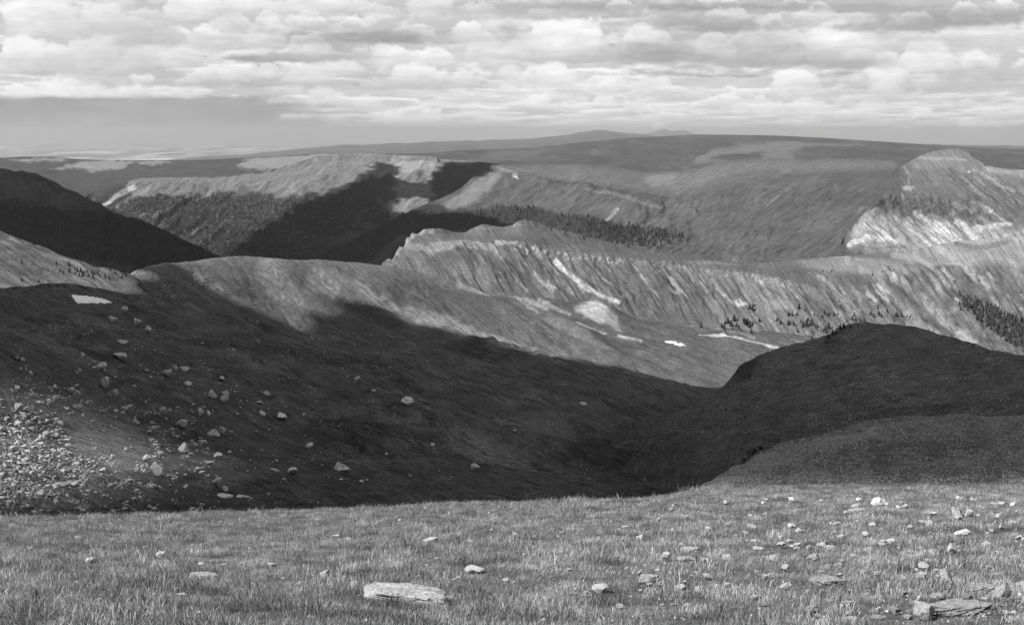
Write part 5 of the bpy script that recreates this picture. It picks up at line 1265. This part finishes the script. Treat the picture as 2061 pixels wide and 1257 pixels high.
def nth(n):
    if n < 20: return CARD[n - 1]
    t = {2: 'twent', 3: 'thirt', 4: 'fort', 5: 'fift', 6: 'sixt', 7: 'sevent'}[n // 10]
    return t + 'ieth' if n % 10 == 0 else t + 'y-' + CARD[n % 10 - 1]
def number_row(objs, text):
    objs = sorted(objs, key=lambda t: t[0])
    for i, (u, o) in enumerate(objs): o['label'] = f'conifer {nth(i + 1)} from the left {text}'
def scatter_stuff(name, base, spots, mat):
    """many small pieces joined in one mesh; spots: (location, sx, sy, sz, angle)"""
    V0, F0 = base[0][0], base[0][1]
    cos, fcs, off = [], [], 0
    for k, (P, sx, sy, sz, a) in enumerate(spots):
        co, fc = base[k % len(base)]
        c, s = math.cos(a), math.sin(a)
        x = co[:, 0] * sx; y = co[:, 1] * sy
        cos.append(np.stack([x * c - y * s + P[0], x * s + y * c + P[1], co[:, 2] * sz + P[2]], -1)); fcs.append(fc + off); off += len(co)
    if not cos: return
    add(name, mesh_np(name, np.concatenate(cos), np.concatenate(fcs), mat, False), kind='stuff')

def gather(n, fu, ok, size, keys):
    out = []; tries = 0
    while len(out) < n and tries < n * 6:
        tries += 1
        u, v = fu()
        if not ok(u, v): continue
        q = hit(u, v)
        if q is None or q[2] not in keys: continue
        w = size(u, v) * q[3] / F
        out.append((q[0], w, w * random.uniform(0.6, 1), w * random.uniform(0.4, 0.8), random.uniform(0, 6.28)))
    return out
SMALL = [rock_geo(1, 800 + i, cuts=6) for i in range(8)]
patchf = lambda u, v, s, sd: float(fbm(np.array([u / s]), np.array([v / s * 1.8]), 3, sd)[0])
sp = gather(3600, lambda: (random.uniform(-40, 420), random.uniform(780, 1035)), lambda u, v: patchf(u, v, 30, 5) * 1.3 + 0.55 - u / 520 - abs(v - 920) / 300 - (0.8 if inside(np.array([u]), np.array([v]), [(110, 820), (240, 835), (300, 890), (290, 930), (150, 910)])[0] else 0) > 0.2 * random.random(),
            lambda u, v: min(17.0, 1.3 + random.expovariate(0.42)), ('valley',))
sp += gather(1500, lambda: (random.uniform(25, 900), random.uniform(640, 1035)), lambda u, v: patchf(u, v, 40, 9) * 1.5 + 0.15 - u / 1400 > 0.3 * random.random(), lambda u, v: min(8, 1.3 + random.expovariate(0.8)), ('valley',))
sp += gather(400, lambda: (random.uniform(850, 1300), random.uniform(840, 1020)), lambda u, v: patchf(u, v, 40, 12) > 0.35, lambda u, v: random.uniform(1.5, 3.4), ('valley',))
scatter_stuff('scree', SMALL, sp, stone_mat('scree_stone', 0.28, 0.35, 0.8))
sp = gather(4200, lambda: (random.uniform(1380, 2100), random.uniform(838, 1000)), lambda u, v: patchf(u, v, 50, 21) + (0.25 if v > 880 else -0.1) > 0.3 * random.random(), lambda u, v: random.uniform(1.6, 4.5), ('rocky_hill',))
sp += gather(700, lambda: (random.uniform(1600, 2061), random.uniform(780, 860)), lambda u, v: patchf(u, v, 50, 22) > 0.1, lambda u, v: random.uniform(1.5, 3.0), ('dark_hill',))
def band():
    t = random.random() ** 1.3; return 1385 + 360 * t + random.gauss(0, 26), 1000 - 132 * t ** 0.8 + random.gauss(10, 14)
sp += gather(1700, band, lambda u, v: patchf(u, v, 40, 23) > -0.2, lambda u, v: 1.6 + min(5, random.expovariate(0.8)), ('rocky_hill',))
scatter_stuff('loose_stones', SMALL, sp, stone_mat('shoulder_stone', 0.30, 0.35, 2.0))
sp = gather(700, lambda: (random.uniform(250, 430), random.uniform(540, 600)), lambda u, v: patchf(u, v, 40, 31) > -0.1, lambda u, v: random.uniform(1.4, 3.6), ('spur',))
scatter_stuff('talus', SMALL, sp, stone_mat('talus_stone', 0.2, 0.35, 0.4))

# little pale stones and bare gravel between the tufts
r_ = np.random.default_rng(77); sp = []
for _ in range(5200):
    u = r_.uniform(10, 2080); v = r_.uniform(1000, 1255)
    if patchf(u, v, 55, 41) + 0.35 * (u - 1030) / 1030 < 0.12: continue
    q = hit(u, v)
    if q is None or q[2] != 'meadow': continue
    w = (1.2 + r_.exponential(1.8)) * (0.6 + 0.8 * (v - 1000) / 250) * q[3] / F
    sp.append((q[0] + Vector((0, 0, 0.25 * w)), w, w * 0.8, w * r_.uniform(0.5, 0.9), r_.uniform(0, 6.28)))
scatter_stuff('gravel', SMALL, sp, STONE)

# ------------------------------------------------------------------ snow
def snow(pts, label, thick):
    xs = [p[0] for p in pts]; ys = [p[1] for p in pts]
    us = np.arange(min(xs) - 2, max(xs) + 2, 1.5); vs = np.arange(min(ys) - 2, max(ys) + 2, 0.8)
    U, V = np.meshgrid(us, vs)
    wu = U + 5 * fbm(U / 9, V / 5, 4, 501); wv = V + 2.6 * fbm(U / 9, V / 5, 4, 502)
    d, _ = seg_dist(wu, wv, list(pts) + [pts[0]]); s = np.where(inside(wu, wv, pts), d, -d)
    co = np.zeros(U.shape + (3,))
    for j in range(U.shape[0]):
        for i in range(U.shape[1]):
            q = hit(U[j, i], V[j, i])
            co[j, i] = q[0] if q else (0, 0, -900)
    co[..., 2] += np.clip(s, -1.0, 2.5) / 2.5 * thick
    fc = grid_faces(*U.shape); keep = (s.ravel()[fc] > -1.2).all(1)
    fc = fc[keep]
    if not len(fc): return
    used = np.unique(fc); rm = np.zeros(U.size, int); rm[used] = np.arange(len(used))
    m = stone_mat('dimmed_snow', 0.28, 0.15, 0.15) if thick < 0.9 else stone_mat('old_snow', 0.8, 0.08, 0.3)  # snow colour dimmed where the sun strikes, left bright where shaded
    add('snow_patch', mesh_np('snow_patch', co.reshape(-1, 3)[used], rm[fc], m, True), label=label, category='snow patch')
snow([(143, 595), (150, 594), (178, 596), (205, 601), (230, 609), (200, 610), (172, 610), (156, 610), (150, 603)], 'bright wedge of old snow in the shade on the upper left slope', 1.0)
snow([(1334, 687), (1343, 685), (1360, 687), (1383, 695), (1368, 695.5), (1344, 690)], 'small oval snow patch on the sunlit valley floor right of centre', 0.8)

# ------------------------------------------------------------------ trees
BARK = plain_mat('bark', 0.05)
def needle_mat(name, val):
    m = bpy.data.materials.new(name); m.use_nodes = True
    g = NT(m.node_tree); oi = g.n('ShaderNodeObjectInfo'); ge = g.n('ShaderNodeNewGeometry')
    a = g.ramp(oi.outputs['Random'], 0, 1, 0.6, 1.5, False); b = g.ramp(ge.outputs['Random Per Island'], 0, 1, 0.6, 1.6, False)
    v = g.math('MULTIPLY', g.math('MULTIPLY', a, b), val)
    cb = g.n('ShaderNodeCombineColor'); [g.l(v, cb.inputs[i]) for i in range(3)]
    p = g.n('ShaderNodeBsdfPrincipled', i_Roughness=0.9, i_Specular_IOR_Level=0.1); g.l(cb.outputs[0], p.inputs['Base Color'])
    o = g.n('ShaderNodeOutputMaterial'); g.l(p.outputs[0], o.inputs[0]); return m
NEEDLE = needle_mat('conifer_needles', 0.016)
def conifer(seed, tiers=7, sides=8):
    """unit-height crown of drooping ragged whorls, and a trunk"""
    r = np.random.default_rng(seed); co, fc = [], []
    for k in range(tiers):
        t = k / tiers; z0 = 0.10 + 0.86 * t; rad = (0.23 * (1 - t) ** 0.85 + 0.02) * r.uniform(0.8, 1.15); z1 = min(1.0, z0 + 0.9 / tiers + 0.08)
        b = len(co); ox, oy = r.normal(0, 0.012, 2)
        co.append((ox, oy, z1))
        for j in range(sides * 2):
            a = math.pi * j / sides + k; q = rad * (r.uniform(0.85, 1.2) if j % 2 == 0 else r.uniform(0.45, 0.7))
            co.append((ox + q * math.cos(a), oy + q * math.sin(a), z0 - (0.035 if j % 2 == 0 else -0.01) + r.normal(0, 0.008)))
        for j in range(sides * 2): fc.append((b, b + 1 + j, b + 1 + (j + 1) % (sides * 2)))
    tr, tf = [], []
    for z, q in ((-0.05, 0.022), (0.5, 0.012), (0.9, 0.004)):
        for j in range(5): tr.append((q * math.cos(j * 1.2566), q * math.sin(j * 1.2566), z))
    for l in (0, 5):
        for j in range(5): tf.append((l + j, l + (j + 1) % 5, l + 5 + (j + 1) % 5, l + 5 + j))
    return np.array(co), np.array(fc), np.array(tr), np.array(tf)
KINDS = []
for s in range(5):
    c, f, t, tf = conifer(900 + s); KINDS.append((mesh_np('crown', c, f, NEEDLE, False), mesh_np('trunk', t, tf, BARK, True)))
ROWS = {}
def tree(u, v, hpx, label, group, wide=1.0):
    q = hit(u, v)
    if q is None: return
    P, N, key, dist = q; s = hpx * dist / F
    cr, tk = random.choice(KINDS)
    o = bpy.data.objects.new('conifer_tree', None); COL.objects.link(o); o.empty_display_size = 0.1
    o.location = P - Vector((0, 0, 0.03 * s)); o.rotation_euler = (random.uniform(-.04, .04), random.uniform(-.04, .04), random.uniform(0, 6.28)); o.scale = (s * wide, s * wide, s)
    o['label'] = label; o['category'] = 'tree'; o['group'] = group
    for nm, me in (('crown', cr), ('trunk', tk)):
        c = bpy.data.objects.new(nm, me); COL.objects.link(c); c.parent = o
    ROWS.setdefault(group, []).append((u, o))
V1 = [(150, 862, 45), (350, 862, 40), (372, 888, 60), (410, 822, 60), (440, 852, 60), (470, 800, 62), (495, 852, 40), (520, 882, 40), (545, 905, 30), (580, 832, 60), (600, 842, 70), (625, 862, 70), (640, 925, 50),
      (655, 837, 40), (715, 812, 40), (620, 680, 50), (650, 694, 60), (672, 660, 30), (510, 612, 25), (890, 802, 40), (920, 832, 40), (1000, 752, 50), (1035, 750, 35), (1080, 747, 32), (1100, 682, 50), (1000, 842, 55),
      (1050, 842, 45), (1140, 862, 60), (1175, 852, 70), (1160, 702, 30), (1220, 842, 60), (1280, 872, 40), (1330, 767, 30), (1350, 732, 42), (1390, 872, 55), (1360, 892, 50), (1372, 918, 40), (1440, 747, 40), (1090, 912, 35),
      (385, 832, 40), (565, 812, 45), (455, 882, 35), (390, 905, 30), (1190, 800, 40), (1120, 820, 36), (1340, 905, 30), (1400, 745, 35), (1740, 802, 30), (1700, 806, 26), (1620, 790, 40), (1650, 800, 34), (1800, 740, 40), (1880, 745, 40),
      (1905, 760, 34), (1960, 720, 36), (1830, 765, 40), (1500, 890, 50), (1535, 880, 55), (1460, 925, 40), (905, 988, 16), (990, 992, 16), (1045, 1002, 16), (940, 1035, 16), (1310, 350, 20), (1380, 385, 22)]
for x, y, h in V1:
    tree(1380 + x / 4.836, 480 + y / 4.836, h / 4.836 * 1.15, 'small dark conifer in the scattered stand on the sunlit valley floor', 'scattered conifers on the valley floor', 1.35)
for x, y in [(420, 1060), (445, 1075), (490, 1010), (495, 1065), (545, 1080), (560, 1062), (575, 1090), (590, 1060), (610, 1085), (640, 1062), (655, 1100), (680, 1075), (690, 1110), (700, 1080), (730, 1075), (745, 1100), (600, 1100),
             (835, 1050), (880, 1075), (945, 1085), (950, 1060), (965, 1098), (930, 1110), (820, 1120), (830, 1135), (790, 1110), (100, 990), (385, 998), (100, 1140), (240, 1150), (400, 1190), (540, 1045), (1000, 1070)]:
    tree(20 + x / 4.122, 290 + y / 4.122, random.uniform(6.5, 10.5), 'small dark conifer on the sunlit slope left of the saddle', 'conifers on the sunlit left slope', 1.2)
for k in range(60):
    u = random.uniform(1090, 1400); v = 428 + (u - 1090) * 0.17 + random.uniform(0, 42)
    if inside(np.array([u]), np.array([v]), [(1085, 425), (1180, 440), (1310, 462), (1400, 478), (1370, 500), (1200, 500), (1085, 460)])[0]:
        tree(u, v, random.uniform(7, 11), 'dark conifer in the band of trees below the mesa cliffs', 'conifers below the mesa', 1.0)
for k in range(40):
    t = random.random(); u = 1930 + 130 * t; v = 598 + 80 * t + random.uniform(-8, 26)
    tree(u, v, random.uniform(7, 11), 'dark conifer on the edge of the right hand forest strip', 'conifers in the right hand forest', 1.0)
for (x, y, h) in [(1676, 670, 9), (1684, 664, 9), (1692, 661, 8), (1700, 658, 7), (1668, 678, 8), (1711, 656, 5), (1728, 655, 4)]:
    tree(x, y + 2, h, 'low dark shrub-like conifer on the brow of the dark hill', 'stunted conifers on the dark hill', 2.2)

number_row(ROWS['scattered conifers on the valley floor'], 'in the scattered stand on the sunlit valley floor')
number_row(ROWS['conifers on the sunlit left slope'], 'in the sparse stand on the sunlit left slope')
number_row(ROWS['stunted conifers on the dark hill'], 'in the stunted clump on the brow of the dark hill')
def cone(seed):
    r = np.random.default_rng(seed); co = []; fc = []
    for (z0, z1, q) in ((0.0, 0.7, 0.26), (0.4, 1.0, 0.15)):
        b = len(co); co.append((0, 0, z1))
        for j in range(5): co.append((q * r.uniform(0.7, 1.25) * math.cos(j * 1.2566), q * r.uniform(0.7, 1.25) * math.sin(j * 1.2566), z0 - 0.05))
        for j in range(5): fc.append((b, b + 1 + j, b + 1 + (j + 1) % 5))
    return np.array(co), np.array(fc)
CONES = [cone(i) for i in range(6)]
def forest(name, n, poly, hpx, keys, thin=None):
    xs = [p[0] for p in poly]; ys = [p[1] for p in poly]; P_ = [(a, b) for a, b in poly]
    us = np.array([random.uniform(min(xs), max(xs)) for _ in range(n)]); vs = np.array([random.uniform(min(ys), max(ys)) for _ in range(n)])
    ok = inside(us + 8 * fbm(us / 14, vs / 10, 3, 61), vs + 6 * fbm(us / 14, vs / 10, 3, 62), P_)
    if thin is not None: ok &= fbm(us / 16, vs / 10, 3, 63) > thin
    spots = []
    for u, v in zip(us[ok], vs[ok]):
        q = hit(u, v)
        if q is None or q[2] not in keys: continue
        s = hpx * random.uniform(0.45, 1.3) * q[3] / F
        spots.append((q[0], s, s, s, random.uniform(0, 6.28)))
    scatter_stuff(name, CONES, spots, NEEDLE)
forest('forest', 3000, [(700, 462), (860, 418), (900, 428), (960, 424), (1010, 412), (1090, 420), (1120, 432), (1190, 440), (1240, 452), (1310, 460), (1370, 476), (1290, 500), (1200, 482), (1060, 455), (800, 475), (740, 535), (600, 535)], 8.5, ('mesa',), -0.3)
forest('forest', 500, [(1180, 436), (1250, 448), (1330, 462), (1400, 480), (1320, 500), (1190, 490)], 8, ('mesa',))
forest('forest', 3200, [(25, 400), (150, 425), (300, 455), (440, 512), (300, 560), (25, 560)], 7, ('forested_hill',), -0.1)
forest('forest', 5200, [(290, 395), (430, 390), (560, 405), (640, 395), (700, 385), (760, 400), (760, 450), (700, 470), (600, 520), (470, 520), (380, 480), (250, 415)], 4.5, ('long_ridge',), -0.35)
forest('forest', 1500, [(1930, 592), (1965, 602), (2015, 628), (2120, 665), (2120, 735), (2040, 695), (1990, 662), (1948, 625)], 10, ('escarpment',))
forest('forest', 1200, [(1640, 545), (1900, 530), (2061, 530), (2061, 640), (1900, 680), (1760, 640)], 5, ('escarpment',), 0.45)
forest('forest', 500, [(1600, 640), (1700, 600), (1860, 640), (1900, 680), (1720, 655)], 7, ('escarpment',), 0.3)

# ------------------------------------------------------------------ grass
def grass():
    gm = bpy.data.materials.new('dry_grass'); gm.use_nodes = True
    g = NT(gm.node_tree)
    oi = g.n('ShaderNodeObjectInfo'); geo = g.n('ShaderNodeNewGeometry')
    n1 = g.n('ShaderNodeTexNoise', i_Scale=1.6, i_Detail=5.0, i_Roughness=0.68); g.l(oi.outputs['Location'], n1.inputs['Vector'])
    a = g.ramp(n1.outputs[0], 0.35, 0.65, 0.42, 1.5); b = g.ramp(oi.outputs['Random'], 0, 1, 0.6, 1.5, False); c = g.ramp(geo.outputs['Random Per Island'], 0, 1, 0.45, 1.6, False)
    v = g.math('MULTIPLY', g.math('MULTIPLY', g.math('MULTIPLY', a, b), c), 0.175)
    cb = g.n('ShaderNodeCombineColor'); [g.l(v, cb.inputs[i]) for i in range(3)]
    d = g.n('ShaderNodeBsdfDiffuse'); t = g.n('ShaderNodeBsdfTranslucent'); mx = g.n('ShaderNodeMixShader', i_0=0.3)
    g.l(cb.outputs[0], d.inputs[0]); g.l(cb.outputs[0], t.inputs[0]); g.l(d.outputs[0], mx.inputs[1]); g.l(t.outputs[0], mx.inputs[2])
    o = g.n('ShaderNodeOutputMaterial'); g.l(mx.outputs[0], o.inputs[0])
    tufts = bpy.data.collections.new('grass_tufts')
    for k in range(7):
        r = np.random.default_rng(1000 + k); co, fc = [], []
        for _ in range(34):
            x, y = r.normal(0, 0.055, 2); a = r.uniform(0, 6.28); h = r.uniform(0.02, 0.07); lean = r.uniform(0.2, 1.0) * h; la = r.uniform(0, 6.28); w = r.uniform(0.0012, 0.0028)
            wx, wy = w * math.cos(a), w * math.sin(a); lx, ly = lean * math.cos(la), lean * math.sin(la); b = len(co)
            co += [(x - wx, y - wy, -0.015), (x + wx, y + wy, -0.015), (x + wx * .8 + lx * .35, y + wy * .8 + ly * .35, h * .6), (x - wx * .8 + lx * .35, y - wy * .8 + ly * .35, h * .6), (x + lx, y + ly, h)]
            fc += [(b, b + 1, b + 2), (b, b + 2, b + 3), (b + 3, b + 2, b + 4)]
        tufts.objects.link(bpy.data.objects.new('tuft', mesh_np('tuft', np.array(co), np.array(fc), gm, False)))
    r = np.random.default_rng(5)
    pts, scl = [], []
    for (r0, r1, dens, s) in ((4.3, 8, 280, 0.9), (8, 14, 170, 1.0), (14, 24, 80, 1.15), (24, 38, 40, 1.4), (38, 62, 16, 1.8)):
        area = math.radians(66) / 2 * (r1 ** 2 - r0 ** 2); n = int(area * dens)
        a = r.uniform(-math.radians(33), math.radians(33), n); q = np.sqrt(r.uniform(r0 ** 2, r1 ** 2, n))
        x, y = q * np.sin(a), q * np.cos(a)
        keep = fbm(x / 0.6, y / 0.6, 4, 911) + 0.62 > r.uniform(0, 0.6, n)
        pts.append(np.stack([x, y], -1)[keep]); scl.append(s * r.uniform(0.6, 1.35, n)[keep])
    pts = np.concatenate(pts); scl = np.concatenate(scl)
    scl *= 0.5 + 0.75 * sst(fbm(pts[:, 0] / 0.9, pts[:, 1] / 0.6, 4, 913), -0.3, 0.6) + 0.7 * sst(fbm(pts[:, 0] / 0.7, pts[:, 1] / 0.5, 3, 915), 0.45, 0.8)
    ok = np.ones(len(pts), bool)
    for (x, y, a, b) in TAKEN:
        if y > 70: continue
        ok &= ((pts[:, 0] - x) / (a * 0.92 + 0.01)) ** 2 + ((pts[:, 1] - y) / (b * 0.85 + 0.01)) ** 2 > 1
        near = ((pts[:, 0] - x) / (a + 0.04)) ** 2 + ((pts[:, 1] - (y - b * 1.2)) / (b + 0.12)) ** 2 < 1
        scl[near] *= 0.5
    pts = pts[ok]; scl = scl[ok]
    big = r.uniform(0, 1, len(pts)) < 0.02; scl[big] *= r.uniform(1.3, 1.9, big.sum())
    bv = BVHTree.FromPolygons(LAYERS['meadow'][0].tolist(), LAYERS['meadow'][1].tolist())
    P, S = [], []
    for (x, y), s in zip(pts.tolist(), scl.tolist()):
        h = bv.ray_cast(Vector((x, y, 50)), Vector((0, 0, -1)))
        if h[0] is not None: P.append(h[0][:]); S.append(s)
    P = np.array(P); n = len(P)
    me = bpy.data.meshes.new('grass'); me.vertices.add(n); me.vertices.foreach_set('co', P.astype(np.float32).ravel())
    for nm, val in (('scl', np.array(S)), ('rot', r.uniform(0, 6.28, n))):
        at = me.attributes.new(nm, 'FLOAT', 'POINT'); at.data.foreach_set('value', val.astype(np.float32))
    ob = add('grass', me, kind='stuff')
    ng = bpy.data.node_groups.new('grass_scatter', 'GeometryNodeTree')
    ng.interface.new_socket('Geometry', in_out='INPUT', socket_type='NodeSocketGeometry'); ng.interface.new_socket('Geometry', in_out='OUTPUT', socket_type='NodeSocketGeometry')
    N = ng.nodes.new; L = ng.links.new
    gi = N('NodeGroupInput'); go = N('NodeGroupOutput'); iop = N('GeometryNodeInstanceOnPoints'); ci = N('GeometryNodeCollectionInfo')
    ci.inputs[0].default_value = tufts; ci.inputs['Separate Children'].default_value = True; ci.inputs['Reset Children'].default_value = True
    iop.inputs['Pick Instance'].default_value = True
    sa = N('GeometryNodeInputNamedAttribute'); sa.data_type = 'FLOAT'; sa.inputs[0].default_value = 'scl'
    ra = N('GeometryNodeInputNamedAttribute'); ra.data_type = 'FLOAT'; ra.inputs[0].default_value = 'rot'
    cx = N('ShaderNodeCombineXYZ'); er = N('FunctionNodeEulerToRotation')
    L(ra.outputs[0], cx.inputs[2]); L(cx.outputs[0], er.inputs[0]); L(er.outputs[0], iop.inputs['Rotation'])
    L(gi.outputs[0], iop.inputs['Points']); L(ci.outputs[0], iop.inputs['Instance']); L(sa.outputs[0], iop.inputs['Scale']); L(iop.outputs[0], go.inputs[0])
    md = ob.modifiers.new('scatter', 'NODES'); md.node_group = ng
grass()
